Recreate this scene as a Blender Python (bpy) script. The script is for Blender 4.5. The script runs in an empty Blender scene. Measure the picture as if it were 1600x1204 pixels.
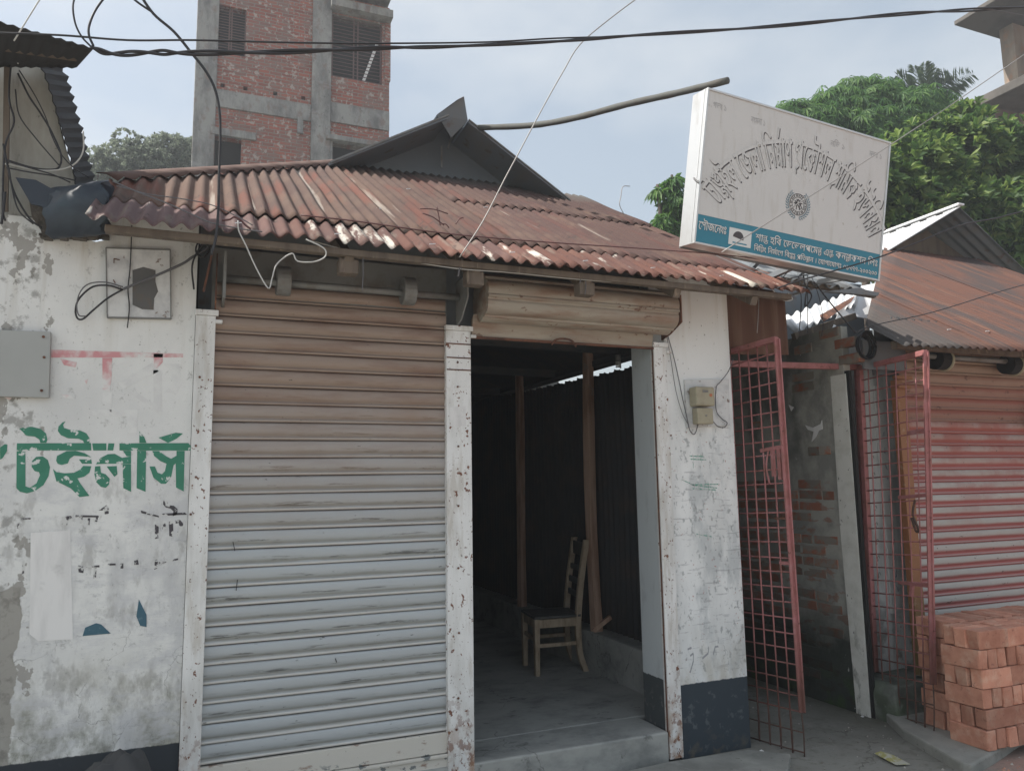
import bpy, bmesh, math, random
import numpy as np
from mathutils import Vector, Matrix
random.seed(7); rng = np.random.default_rng(7)
R_ = math.radians
scn = bpy.context.scene
COL = scn.collection

# ------------------------------------------------------------------ camera
FPX = 1190.0                                   # focal length in pixels of a 1600 px wide frame
def _n(v): v = np.array(v, float); return v/np.linalg.norm(v)
_Z = _n((-150, 9092, -FPX)); _X = _n((2900, -114, -FPX)); _X = _n(_X-_Z*(_X@_Z)); _Y = np.cross(_Z, _X)
RC = np.array([_X, _Y, _Z]); CAMP = np.array([0, 0, 1.55])
cam = bpy.data.cameras.new("camera"); camo = bpy.data.objects.new("camera", cam); COL.objects.link(camo)
cam.sensor_width = 36; cam.lens = FPX/1600*36; cam.clip_start = .05; cam.clip_end = 2000
m = Matrix([list(RC[i])+[CAMP[i]] for i in range(3)]+[[0, 0, 0, 1]]); camo.matrix_world = m
scn.camera = camo
# ------------------------------------------------------------------ light
SUN_DIR = _n((-.62, .20, .76))
elev = math.asin(SUN_DIR[2]); azim = math.atan2(SUN_DIR[0], SUN_DIR[1])
w = bpy.data.worlds.new("World"); scn.world = w; w.use_nodes = True
nt = w.node_tree; nt.nodes.clear()
wo = nt.nodes.new('ShaderNodeOutputWorld'); bg = nt.nodes.new('ShaderNodeBackground'); bg.inputs[1].default_value = .10
sk = nt.nodes.new('ShaderNodeTexSky'); sk.sky_type = 'NISHITA'; sk.sun_disc = False
sk.sun_elevation = elev; sk.sun_rotation = azim; sk.dust_density = 4.0; sk.air_density = 1.3; sk.ozone_density = 1.5
mixh = nt.nodes.new('ShaderNodeMix'); mixh.data_type = 'RGBA'; mixh.inputs[0].default_value = .50
mixh.inputs[7].default_value = (3.35, 3.65, 3.75, 1)
nt.links.new(sk.outputs[0], mixh.inputs[6])
tc = nt.nodes.new('ShaderNodeTexCoord'); mp = nt.nodes.new('ShaderNodeMapping'); mp.inputs[3].default_value = (1, 1, 2.2)
mp.inputs[1].default_value = (.6, .35, .1)
nz = nt.nodes.new('ShaderNodeTexNoise'); nz.inputs['Scale'].default_value = 2.4; nz.inputs['Detail'].default_value = 7; nz.inputs['Roughness'].default_value = .55
rmp = nt.nodes.new('ShaderNodeMapRange'); rmp.inputs[1].default_value = .42; rmp.inputs[2].default_value = .72; rmp.inputs[4].default_value = .55
nt.links.new(tc.outputs['Generated'], mp.inputs[0]); nt.links.new(mp.outputs[0], nz.inputs[0]); nt.links.new(nz.outputs[0], rmp.inputs[0])
mixc = nt.nodes.new('ShaderNodeMix'); mixc.data_type = 'RGBA'; mixc.inputs[7].default_value = (4.9, 5.0, 5.0, 1)
nt.links.new(rmp.outputs[0], mixc.inputs[0]); nt.links.new(mixh.outputs[2], mixc.inputs[6])
nt.links.new(mixc.outputs[2], bg.inputs[0]); nt.links.new(bg.outputs[0], wo.inputs[0])
sl = bpy.data.lights.new("sun", 'SUN'); sl.energy = 3.4; sl.angle = R_(.6); sl.color = (1, .95, .87)
so = bpy.data.objects.new("sun", sl); COL.objects.link(so)
so.rotation_euler = Vector(SUN_DIR).to_track_quat('Z', 'Y').to_euler(); so.location = (-3, 1, 12)
scn.view_settings.view_transform = 'Standard'; scn.view_settings.look = 'None'
scn.view_settings.exposure = .95; scn.view_settings.gamma = 1; scn.view_settings.use_curve_mapping = False
scn.cycles.max_bounces = 6; scn.cycles.diffuse_bounces = 4; scn.cycles.transparent_max_bounces = 8

# ------------------------------------------------------------------ placing
def ray(px, py): return RC @ np.array([px-800, 602-py, -FPX])
def onz(px, py, z): d = ray(px, py); return CAMP+d*(z-CAMP[2])/d[2]
def ony(px, py, y): d = ray(px, py); return CAMP+d*(y-CAMP[1])/d[1]
def onx(px, py, x): d = ray(px, py); return CAMP+d*(x-CAMP[0])/d[0]
def onpl(px, py, p0, nr): d = ray(px, py); return CAMP+d*(((np.array(p0)-CAMP)@nr)/(d@nr))
F = 3.835                                      # the plane of the shop fronts

# ------------------------------------------------------------------ materials
MATS = {}
def M(name, base, layers=(), rough=.8, metal=0., bump=0., bscale=60, coord='pos', rnd=0., bdist=.003, rs=1.0, island=0., spec=.4):
    if name in MATS: return MATS[name]
    m = bpy.data.materials.new(name); m.use_nodes = True; MATS[name] = m
    t = m.node_tree; N = t.nodes; L = t.links; bs = N['Principled BSDF']
    bs.inputs['Metallic'].default_value = metal; bs.inputs['Specular IOR Level'].default_value = spec
    if coord == 'pos':
        g = N.new('ShaderNodeNewGeometry'); vec = g.outputs['Position']
    elif coord == 'uv':
        g = N.new('ShaderNodeTexCoord'); vec = g.outputs['UV']
    else:
        g = N.new('ShaderNodeTexCoord'); vec = g.outputs['Object']
    z_src = vec
    oi = N.new('ShaderNodeObjectInfo')
    if rs:
        mul = N.new('ShaderNodeMath'); mul.operation = 'MULTIPLY'; mul.inputs[1].default_value = 37.*rs
        L.new(oi.outputs['Random'], mul.inputs[0])
        add = N.new('ShaderNodeVectorMath'); add.operation = 'ADD'; L.new(vec, add.inputs[0]); L.new(mul.outputs[0], add.inputs[1])
        vec = add.outputs[0]
    def noise(scale, detail=5, rgh=.6):
        mp = N.new('ShaderNodeMapping'); mp.inputs[3].default_value = scale if isinstance(scale, tuple) else (scale,)*3
        L.new(vec, mp.inputs[0]); n = N.new('ShaderNodeTexNoise'); n.inputs['Scale'].default_value = 1
        n.inputs['Detail'].default_value = detail; n.inputs['Roughness'].default_value = rgh
        L.new(mp.outputs[0], n.inputs[0]); return n.outputs[0]
    def rngmap(src, lo, hi, a=0., b=1.):
        r = N.new('ShaderNodeMapRange'); r.inputs[1].default_value = lo; r.inputs[2].default_value = hi
        r.inputs[3].default_value = a; r.inputs[4].default_value = b; L.new(src, r.inputs[0]); return r.outputs[0]
    def math_(op, a, b):
        k = N.new('ShaderNodeMath'); k.operation = op
        for i, x in enumerate((a, b)):
            if isinstance(x, (int, float)): k.inputs[i].default_value = x
            else: L.new(x, k.inputs[i])
        return k.outputs[0]
    sep = N.new('ShaderNodeSeparateXYZ'); L.new(z_src, sep.inputs[0])
    rgb = N.new('ShaderNodeRGB'); rgb.outputs[0].default_value = (*base, 1); col = rgb.outputs[0]
    rv = N.new('ShaderNodeValue'); rv.outputs[0].default_value = rough; rgh = rv.outputs[0]
    for ly in layers:
        c = ly['c']; mask = None
        if 's' in ly: mask = rngmap(noise(ly['s'], ly.get('d', 5), ly.get('r', .6)), ly['lo'], ly['hi'])
        if 'crack' in ly:
            vo = N.new('ShaderNodeTexVoronoi'); vo.feature = 'DISTANCE_TO_EDGE'; vo.inputs['Scale'].default_value = ly['crack']
            dn = N.new('ShaderNodeTexNoise'); dn.inputs['Scale'].default_value = 9; dn.inputs['Detail'].default_value = 6; L.new(vec, dn.inputs[0])
            dv = N.new('ShaderNodeVectorMath'); dv.operation = 'SCALE'; dv.inputs[3].default_value = .16; L.new(dn.outputs['Color'], dv.inputs[0])
            dd = N.new('ShaderNodeVectorMath'); L.new(vec, dd.inputs[0]); L.new(dv.outputs[0], dd.inputs[1]); L.new(dd.outputs[0], vo.inputs[0])
            cm = rngmap(vo.outputs['Distance'], ly.get('cw', .012), 0); mask = cm if mask is None else math_('MULTIPLY', mask, cm)
        if 'oz' in ly:
            ot = N.new('ShaderNodeTexCoord'); os_ = N.new('ShaderNodeSeparateXYZ'); L.new(ot.outputs['Object'], os_.inputs[0]); osrc = os_.outputs[2]
            if 'ozw' in ly: osrc = math_('ADD', osrc, math_('MULTIPLY', math_('SUBTRACT', noise((4, 4, 30)), .5), ly['ozw']))
            om = rngmap(osrc, *ly['oz']); 
            if 'oz2' in ly: om = math_('MULTIPLY', om, rngmap(osrc, *ly['oz2']))
            mask = om if mask is None else math_('MULTIPLY', mask, om)
        for ax, key in ((2, 'z'), (0, 'x'), (1, 'y')):
            if key in ly:
                a, b = ly[key][:2]; src = sep.outputs[ax]
                if 'zw' in ly: src = math_('ADD', src, math_('MULTIPLY', math_('SUBTRACT', noise(ly.get('zs', 7.)), .5), ly['zw']))
                zm = rngmap(src, a, b)
                mask = zm if mask is None else (math_('MULTIPLY', mask, zm) if ly.get('op', 'mul') == 'mul' else
                        rngmap(math_('ADD', mask, math_('MULTIPLY', zm, ly.get('zg', .6))), .55, .75))
        mask = math_('MULTIPLY', mask, ly.get('f', 1.)) if mask is not None else ly.get('f', 1.)
        mx = N.new('ShaderNodeMix'); mx.data_type = 'RGBA'
        if isinstance(mask, (int, float)): mx.inputs[0].default_value = mask
        else: L.new(mask, mx.inputs[0])
        L.new(col, mx.inputs[6]); mx.inputs[7].default_value = (*c, 1); col = mx.outputs[2]
        if 'rough' in ly and not isinstance(mask, (int, float)):
            mr = N.new('ShaderNodeMix'); L.new(mask, mr.inputs[0]); L.new(rgh, mr.inputs[2]); mr.inputs[3].default_value = ly['rough']; rgh = mr.outputs[0]
    v = None
    if rnd: v = rngmap(oi.outputs['Random'], 0, 1, 1-rnd, 1+rnd)
    if island:
        gi = N.new('ShaderNodeNewGeometry'); vi = rngmap(gi.outputs['Random Per Island'], 0, 1, 1-island, 1+island)
        v = vi if v is None else math_('MULTIPLY', v, vi)
    if v is not None:
        h = N.new('ShaderNodeHueSaturation'); L.new(v, h.inputs['Value']); L.new(col, h.inputs['Color']); col = h.outputs[0]
    L.new(col, bs.inputs['Base Color']); L.new(rgh, bs.inputs['Roughness'])
    if bump:
        bn = N.new('ShaderNodeBump'); bn.inputs['Strength'].default_value = bump; bn.inputs['Distance'].default_value = bdist
        L.new(noise(bscale, 6, .65), bn.inputs['Height']); L.new(bn.outputs[0], bs.inputs['Normal'])
    return m

RUST = (.17, .065, .035); DARKRUST = (.07, .035, .025)
WHITE = (.66, .66, .63)
plaster = M('white_wall_paint', (.76, .77, .76), [
    dict(c=(.62, .63, .63), s=(2.2, 2, 1.6), lo=.40, hi=.66, f=.8),
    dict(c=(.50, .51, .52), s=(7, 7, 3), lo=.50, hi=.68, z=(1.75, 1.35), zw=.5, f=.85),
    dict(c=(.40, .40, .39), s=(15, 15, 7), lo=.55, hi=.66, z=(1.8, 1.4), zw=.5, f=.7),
    dict(c=(.40, .38, .31), s=(3, 3, 2), lo=.46, hi=.62, z=(.95, .45), zw=.5, f=.75),
    dict(c=(.12, .13, .095), s=(6, 6, 4), d=9, r=.72, lo=.45, hi=.62, z=(.88, .47), zw=.4, f=.9),
    dict(c=(.45, .42, .35), s=(11, 11, .8), lo=.52, hi=.72, z=(2.0, 2.7), f=.8),
    dict(c=(.10, .10, .09), crack=3.6, cw=.006, s=(2.5, 2.5, 2.5), lo=.44, hi=.50, z=(1.15, .9), f=.8),
    dict(c=(.24, .24, .23), s=(26, 26, 18), d=8, r=.75, lo=.58, hi=.70, f=.7),
    dict(c=(.14, .14, .13), s=(60, 60, 45), d=6, r=.7, lo=.63, hi=.70, f=.7),
    dict(c=(.55, .56, .58), s=(4, 4, 9), d=8, r=.75, lo=.48, hi=.62, z=(1.62, 1.55), zw=.1, f=.8),
    dict(c=(.33, .34, .35), s=(12, 12, 30), d=8, r=.8, lo=.56, hi=.66, z=(1.42, 1.38), zw=.1, f=.6),
    dict(c=(.30, .29, .27), x=(-.60, -.603), zw=.14, zs=9, s=(7, 7, 5), lo=.585, hi=.592, f=.85),
    dict(c=(.30, .29, .265), x=(-.664, -.667), zw=.09, zs=8, z=(1.16, 1.155), f=.9),
    dict(c=(.17, .165, .15), x=(-.66, -.667), zw=.09, zs=8, s=(16, 16, 16), lo=.52, hi=.62, f=.6),
    dict(c=(.035, .043, .052), z=(.452, .448), zw=.012, zs=30),
    dict(c=(.16, .17, .17), s=(14, 14, 14), lo=.62, hi=.7, z=(.5, .3), f=.5)], rough=.85, bump=.55, bscale=38, rs=0)
pillar_m = M('white_pillar_paint', (.80, .82, .82), [
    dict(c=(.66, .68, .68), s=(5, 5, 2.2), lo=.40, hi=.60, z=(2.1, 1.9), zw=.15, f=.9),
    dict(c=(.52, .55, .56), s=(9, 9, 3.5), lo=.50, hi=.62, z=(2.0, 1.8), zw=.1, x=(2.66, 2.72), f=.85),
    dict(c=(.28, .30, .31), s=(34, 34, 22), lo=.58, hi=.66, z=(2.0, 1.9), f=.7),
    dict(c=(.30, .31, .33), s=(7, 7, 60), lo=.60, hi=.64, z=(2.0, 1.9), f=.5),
    dict(c=(.10, .36, .27), s=(30, 30, 70), lo=.60, hi=.63, z=(1.83, 1.82), zw=.02, y=(3.84, 3.835), f=.0),
    dict(c=(.35, .12, .10), s=(50, 50, 50), lo=.66, hi=.69, z=(2.0, 1.9), f=.7),
    dict(c=(.10, .10, .09), s=(40, 40, 35), lo=.68, hi=.71, f=.8),
    dict(c=(.52, .49, .42), s=(14, 14, 1.0), lo=.52, hi=.72, z=(2.2, 2.7), f=.6),
    dict(c=(.50, .48, .42), s=(6, 6, 3), lo=.45, hi=.6, z=(.75, .42), f=.7),
    dict(c=(.036, .05, .064), z=(.405, .401), zw=.015, zs=25),
    dict(c=(.13, .15, .16), s=(16, 16, 16), lo=.60, hi=.68, z=(.42, .38), f=.55),
    dict(c=(.11, .10, .08), s=(10, 10, 10), lo=.5, hi=.62, z=(.16, .02), f=.8)], rough=.75, bump=.3, bscale=50, rs=0)
jamb_m = M('grey_jamb_paint', (.50, .54, .56), [
    dict(c=(.25, .27, .28), s=(14, 14, 5), lo=.55, hi=.8, f=.6),
    dict(c=(.1, .1, .1), s=(45, 45, 30), lo=.7, hi=.73, f=.8),
    dict(c=(.06, .07, .075), z=(.44, .435), zw=.02, zs=25),
    dict(c=(.2, .2, .19), s=(20, 20, 20), lo=.56, hi=.66, z=(.42, .3), f=.6)], rough=.7, bump=.2, rs=0)
strip_m = M('white_steel_channel', (.76, .77, .77), [
    dict(c=(.48, .48, .46), s=(9, 9, 2), lo=.45, hi=.72, f=.8),
    dict(c=(.40, .36, .30), s=(16, 16, 3), lo=.52, hi=.66, f=.5),
    dict(c=RUST, s=(30, 30, 22), lo=.635, hi=.65, f=.95, rough=.95),
    dict(c=(.12, .045, .03), s=(60, 60, 45), lo=.64, hi=.66, f=.9, rough=.95),
    dict(c=(.15, .05, .03), s=(30, 30, 20), lo=.55, hi=.60, z=(.65, .10), f=.95),
    dict(c=(.33, .19, .11), s=(18, 18, 12), lo=.42, hi=.58, z=(.5, .05), f=.8),
    dict(c=(.12, .11, .1), s=(90, 90, 60), lo=.67, hi=.70, f=.8)], rough=.5, bump=.25, rs=.3)
slat_m = M('grey_slat_paint', (.43, .465, .49), [
        dict(c=(.40, .425, .44), s=(1.1, 6, 40), lo=.35, hi=.75, f=.6),
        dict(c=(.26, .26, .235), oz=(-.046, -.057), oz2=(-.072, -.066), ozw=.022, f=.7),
        dict(c=(.62, .60, .56), oz=(-.067, -.071), f=.7),  # bright lip highlight put into the slat colour
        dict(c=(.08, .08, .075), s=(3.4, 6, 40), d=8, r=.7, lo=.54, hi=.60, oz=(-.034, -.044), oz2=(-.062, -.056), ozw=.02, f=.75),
        dict(c=(.29, .205, .155), z=(1.25, 2.05), zw=.5, zs=3.0, f=.85),
        dict(c=(.16, .08, .055), s=(2.2, 5, 14), lo=.48, hi=.72, z=(1.5, 2.25), f=.7),
        dict(c=(.07, .035, .025), oz=(-.080, -.083), f=.85),
        dict(c=(.05, .045, .04), s=(18, 18, 60), lo=.68, hi=.72, f=.8)], rough=.5, metal=.15, bump=.08, bscale=30, rs=0, rnd=.03)
roll_m = M('cream_rolled_slats', (.37, .33, .275), [dict(c=(.24, .14, .095), s=(2.5, 10, 14), lo=.44, hi=.66, f=.85),
    dict(c=(.14, .06, .035), s=(14, 14, 20), lo=.63, hi=.68, f=.9), dict(c=(.3, .28, .24), s=(3, 3, 30), lo=.45, hi=.7, f=.5)], rough=.55, bump=.1, rs=0)
white_bar_m = M('white_shutter_bar', (.6, .58, .53), [dict(c=(.2, .1, .06), s=(9, 9, 20), lo=.62, hi=.7, f=.8),
    dict(c=(.13, .15, .16), s=(16, 16, 22), lo=.6, hi=.63, z=(.27, .24), f=.9),
    dict(c=(.06, .05, .04), s=(40, 40, 40), lo=.68, hi=.71, f=.8)], rough=.6, bump=.1, rs=0)
rusty = M('rusty_steel', (.16, .075, .05), [dict(c=(.06, .035, .03), s=12, lo=.45, hi=.65, f=.8), dict(c=(.35, .16, .08), s=20, lo=.6, hi=.7, f=.7)], rough=.9, bump=.2)
greymetal = M('weathered_grey_metal', (.22, .225, .22), [dict(c=(.13, .1, .08), s=9, lo=.45, hi=.7, f=.7)], rough=.6, metal=.3, bump=.1)
roof_low = M('rusty_roof_sheet_low', (.135, .056, .040), [
    dict(c=(.09, .05, .046), s=(5, 1.5, 1), lo=.4, hi=.62, f=.85), dict(c=(.21, .125, .095), s=(9, 2, 1), lo=.54, hi=.70, f=.6),
    dict(c=(.15, .10, .10), x=(.45, -.2), zw=.2, f=.8),
    dict(c=(.55, .52, .46), s=(10.5, 1.3, 1), d=6, r=.6, lo=.595, hi=.64, f=.9, rough=.6),
    dict(c=(.20, .16, .13), s=(22, 3, 1), lo=.56, hi=.66, f=.6),
    dict(c=(.05, .03, .025), s=(30, 12, 1), lo=.60, hi=.68, f=.7)], rough=.85, coord='uv', rnd=.16, bump=.3, bscale=40)
roof_up = M('rusty_roof_sheet_high', (.125, .075, .055), [
    dict(c=(.085, .05, .042), s=(4, .8, 1), lo=.4, hi=.60, f=.85), dict(c=(.15, .052, .035), s=(7, 1.1, 1), lo=.52, hi=.62, f=.85),
    dict(c=(.065, .036, .034), x=(.9, 2.0), zw=.5, zs=3, f=.75),
    dict(c=(.12, .13, .12), y=(2.5, 3.0), zw=.5, zs=6., f=.6), dict(c=(.42, .38, .33), s=(12, .40, 1), d=5, r=.5, lo=.66, hi=.70, f=.6),
    dict(c=(.04, .03, .028), s=(24, 10, 1), lo=.60, hi=.68, f=.6),
    dict(c=(.18, .125, .09), s=(3, 3, 1), lo=.5, hi=.7, f=.35)], rough=.9, coord='uv', rnd=.14, bump=.3, bscale=40)
roof_right = M('rusty_neighbour_sheet', (.11, .052, .038), [
    dict(c=(.055, .045, .045), s=(3.5, .8, 1), lo=.45, hi=.6, f=.85), dict(c=(.155, .075, .05), s=(9, .8, 1), lo=.55, hi=.65, f=.7),
    dict(c=(.075, .072, .07), x=(.9, .3), zw=.5, zs=5, f=.85), dict(c=(.035, .03, .03), s=(14, 2, 1), lo=.60, hi=.68, f=.6)], rough=.85, coord='uv', rnd=.1, bump=.2, bscale=40)
dark_sheet = M('dark_old_sheet', (.165, .185, .205), [dict(c=(.18, .17, .16), s=(6, 2, 3), lo=.45, hi=.7, f=.7), dict(c=(.12, .08, .065), s=8, lo=.6, hi=.7, f=.6)], rough=.75, bump=.1)
gable_m = M('grey_gable_sheet', (.135, .155, .175), [dict(c=(.17, .185, .195), s=(2, 2, 3), lo=.45, hi=.7, f=.6), dict(c=(.3, .3, .29), s=25, lo=.7, hi=.73, f=.5)], rough=.7, bump=.1)
rustsheet = M('brown_hanging_sheet', (.13, .07, .05), [dict(c=(.22, .15, .11), s=(14, 14, .9), lo=.5, hi=.68, f=.6), dict(c=(.07, .045, .04), s=(5, 5, 2), lo=.5, hi=.7, f=.7)], rough=.9, bump=.15)
galv = M('new_galvanised_sheet', (.78, .79, .80), [dict(c=(.6, .61, .62), s=6, lo=.5, hi=.75, f=.6)], rough=.45, metal=.1, bump=.05)
wood = M('weathered_wood', (.15, .12, .095), [dict(c=(.075, .06, .05), s=(18, 18, 2.5), lo=.45, hi=.7, f=.8), dict(c=(.34, .27, .21), s=(30, 30, 5), lo=.6, hi=.7, f=.6)], rough=.85, bump=.3, bscale=30)
chair_m = M('worn_chair_wood', (.42, .34, .25), [dict(c=(.22, .16, .11), s=(25, 25, 8), lo=.45, hi=.68, f=.8), dict(c=(.05, .04, .035), s=60, lo=.66, hi=.7, f=.8)], rough=.6, bump=.2)
chair_dark = M('dark_chair_wood', (.075, .08, .08), [dict(c=(.14, .12, .10), s=(20, 20, 8), lo=.5, hi=.7, f=.7)], rough=.55, bump=.2)
postwood = M('tan_post_wood', (.48, .33, .25), [dict(c=(.28, .16, .11), s=(14, 14, 1.6), lo=.45, hi=.62, f=.9), dict(c=(.3, .27, .23), s=(9, 9, 5), lo=.62, hi=.66, f=.6)], rough=.8, bump=.3, bscale=35)
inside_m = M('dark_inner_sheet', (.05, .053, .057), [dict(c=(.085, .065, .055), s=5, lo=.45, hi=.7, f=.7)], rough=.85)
shopfloor = M('worn_cement_floor', (.34, .35, .335), [dict(c=(.17, .18, .175), s=(3.1, 4.3, 5), d=8, r=.7, lo=.46, hi=.66, f=.8), dict(c=(.44, .44, .42), s=(2.3, 2.9, 3), d=8, lo=.52, hi=.70, f=.7),
    dict(c=(.08, .085, .08), s=(9, 13, 9), d=8, r=.7, lo=.60, hi=.66, f=.6), dict(c=(.08, .08, .075), crack=1.1, cw=.004, s=2, lo=.48, hi=.52, f=.7)], rough=.65, bump=.3, bscale=25, rs=0)
concrete = M('grey_concrete', (.32, .325, .30), [dict(c=(.2, .205, .19), s=3.5, lo=.42, hi=.66, f=.8), dict(c=(.38, .38, .36), s=8, lo=.56, hi=.7, f=.5), dict(c=(.08, .08, .07), s=30, lo=.64, hi=.7, f=.5)], rough=.9, bump=.5, bscale=35)
ground_m = M('trodden_cement_ground', (.26, .26, .235), [dict(c=(.17, .17, .15), s=1.4, lo=.4, hi=.65, f=.85), dict(c=(.34, .33, .30), s=5, lo=.55, hi=.75, f=.5),
    dict(c=(.06, .06, .05), crack=1.3, cw=.006, s=2, lo=.48, hi=.52, f=.8), dict(c=(.36, .33, .28), y=(2.3, 1.6), zw=.4, zs=2, f=.8),  # last layer: unseen road made paler to bounce light onto the fronts
    dict(c=(.36, .21, .17), x=(3.85, 4.15), y=(3.30, 3.05), zw=.3, zs=3, f=.7), dict(c=(.09, .09, .075), s=25, lo=.60, hi=.7, f=.5), dict(c=(.10, .10, .075), x=(3.85, 4.15), zw=.25, zs=5, y=(3.6, 3.9), f=.8), dict(c=(.12, .11, .09), s=(9, 9, 9), d=9, r=.8, lo=.52, hi=.60, f=.5)], rough=.92, bump=.6, bscale=30, rs=0)
mossy = M('mossy_concrete', (.17, .185, .165), [dict(c=(.05, .08, .035), s=5, lo=.42, hi=.58, z=(.45, .05), f=.9), dict(c=(.08, .085, .075), s=9, lo=.45, hi=.65, f=.8), dict(c=(.32, .33, .31), s=7, lo=.62, hi=.7, f=.6)], rough=.9, bump=.7, bscale=25, rs=0)
passwall = M('old_passage_plaster', (.40, .395, .36), [dict(c=(.22, .225, .21), s=4, lo=.42, hi=.60, f=.8), dict(c=(.42, .41, .37), s=7, lo=.55, hi=.72, f=.7),
    dict(c=(.09, .095, .09), s=(3, 3, 1.5), lo=.50, hi=.62, z=(1.4, 1.9), f=.7),
    dict(c=(.28, .13, .09), s=(6, 6, 14), lo=.56, hi=.62, z=(1.6, 1.4), f=.7), dict(c=(.022, .03, .024), z=(.80, .40), zw=.55, zs=3., f=.92),
    dict(c=(.05, .09, .03), s=6, lo=.48, hi=.60, z=(.3, .02), f=.8), dict(c=(.45, .45, .43), s=(20, 20, 16), lo=.68, hi=.71, f=.8)], rough=.92, bump=.8, bscale=20, rs=0, bdist=.008)
white_edge = M('white_washed_edge', (.70, .70, .66), [dict(c=(.50, .50, .45), s=7, lo=.45, hi=.7, f=.7), dict(c=(.15, .16, .13), s=(12, 12, 6), lo=.5, hi=.62, z=(.8, .2), f=.9), dict(c=(.1, .1, .09), s=30, lo=.66, hi=.7, f=.7)], rough=.9, bump=.4, rs=0)
brick_old = M('old_wall_brick', (.33, .135, .085), [dict(c=(.25, .235, .205), s=(9, 9, 12), lo=.40, hi=.56, f=.95), dict(c=(.025, .03, .025), z=(.85, .4), zw=.5, zs=3., f=.9)], rough=.92, rnd=.3, bump=.6, bscale=50)
brick_new = M('new_red_brick', (.53, .265, .185), [dict(c=(.38, .165, .11), s=9, lo=.4, hi=.65, f=.8), dict(c=(.56, .36, .27), s=11, lo=.5, hi=.68, f=.8), dict(c=(.2, .09, .07), s=45, lo=.6, hi=.7, f=.6)], coord='obj', rough=.93, rnd=.26, bump=.7, bscale=70)
gate_m = M('pink_gate_paint', (.36, .145, .145), [dict(c=(.25, .11, .09), s=14, lo=.45, hi=.65, f=.8), dict(c=(.45, .24, .25), s=9, lo=.56, hi=.7, f=.6), dict(c=(.10, .05, .035), z=(.7, .35), zw=.3, zs=6, f=.75), dict(c=(.10, .045, .03), s=40, lo=.62, hi=.68, f=.8)], rough=.55, rs=0, bump=.1)
bare_m = M('bare_rebar', (.085, .055, .045), [dict(c=(.15, .07, .045), s=30, lo=.5, hi=.65, f=.8)], rough=.85)
black_m = M('black_cable_sheath', (.028, .028, .032), rough=.5)
grey_cable = M('grey_cable_sheath', (.12, .12, .13), rough=.5)
white_cable = M('white_wire', (.5, .5, .48), rough=.5)
steelwire = M('steel_wire', (.30, .29, .28), rough=.5, metal=.4)
brown_cable = M('red_brown_wire', (.10, .04, .04), rough=.5)
bamboo = M('old_bamboo_pole', (.10, .105, .10), [dict(c=(.09, .085, .075), s=(5, 12, 12), lo=.45, hi=.6, f=.8)], rough=.8, bump=.2)
signwhite = M('sign_white_print', (.60, .60, .595), [dict(c=(.55, .55, .55), s=(1.5, 1.5, 2), lo=.4, hi=.7, f=.6), dict(c=(.44, .42, .38), s=(26, 26, 1.4), d=6, lo=.54, hi=.72, f=.5), dict(c=(.3, .27, .22), s=30, lo=.66, hi=.70, f=.5)], rough=.45, bump=.12, bscale=3, bdist=.02)
signface_shadow = M('sign_dark_print', (.07, .065, .07), rough=.5)
signfaint = M('sign_faint_print', (.36, .36, .37), rough=.5)
signblue = M('sign_blue_print', (.035, .20, .29), [dict(c=(.05, .24, .32), s=3, lo=.4, hi=.7, f=.7)], rough=.45)
signframe = M('sign_aluminium', (.62, .63, .63), [dict(c=(.4, .37, .33), s=(7, 7, 3), lo=.55, hi=.72, f=.6)], rough=.35, metal=.6, bump=.2, bscale=10, bdist=.01)
green_m = M('green_wall_paint', (.045, .205, .135), [dict(c=(.06, .26, .18), s=12, lo=.4, hi=.7, f=.7), dict(c=(.70, .71, .70), s=(24, 24, 24), lo=.60, hi=.615, f=.9)], rough=.7, rs=0)
inkblack = M('black_wall_paint', (.07, .065, .075), [dict(c=(.66, .67, .66), s=(34, 34, 34), lo=.49, hi=.53, f=.9)], rough=.8, rs=0)
redfaint = M('faded_red_paint', (.62, .30, .32), [dict(c=(.73, .74, .73), s=(9, 9, 9), lo=.40, hi=.56, f=.97)], rough=.8, rs=0)
greyfaint = M('faded_grey_paint', (.66, .665, .665), [dict(c=(.74, .75, .74), s=(14, 14, 14), lo=.4, hi=.6, f=.9)], rough=.8, rs=0)
bluepaper = M('blue_poster_paper', (.045, .12, .17), [dict(c=(.12, .2, .25), s=40, lo=.6, hi=.66, f=.6)], rough=.6)
whitepaper = M('pasted_white_paper', (.75, .75, .75), [dict(c=(.55, .55, .55), s=(20, 20, 4), lo=.45, hi=.7, f=.6), dict(c=(.42, .42, .42), s=9, lo=.6, hi=.72, f=.6)], rough=.85, bump=.2)
tarp_m = M('dark_blue_tarp', (.028, .038, .055), [dict(c=(.06, .09, .11), s=(3, 3, 5), lo=.5, hi=.7, f=.6)], rough=.5, bump=.2, bscale=9, bdist=.01)
tornm = M('torn_wall_rubble', (.12, .105, .09), [dict(c=(.05, .045, .04), s=12, lo=.45, hi=.6, f=.8), dict(c=(.25, .23, .2), s=18, lo=.6, hi=.7, f=.6)], rough=.95, bump=1., bscale=30, bdist=.01)
upperwall = M('stained_upper_plaster', (.42, .42, .39), [dict(c=(.24, .23, .20), s=(5, 5, 1.4), lo=.42, hi=.66, f=.85), dict(c=(.13, .125, .11), s=(16, 16, 2), lo=.58, hi=.68, f=.7), dict(c=(.1, .1, .09), s=26, lo=.66, hi=.7, f=.7)], rough=.9, bump=.5, rs=0)
plate_m = M('grey_plate', (.38, .39, .38), [dict(c=(.33, .34, .33), s=5, lo=.4, hi=.7, f=.6)], rough=.5, metal=.2)
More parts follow.
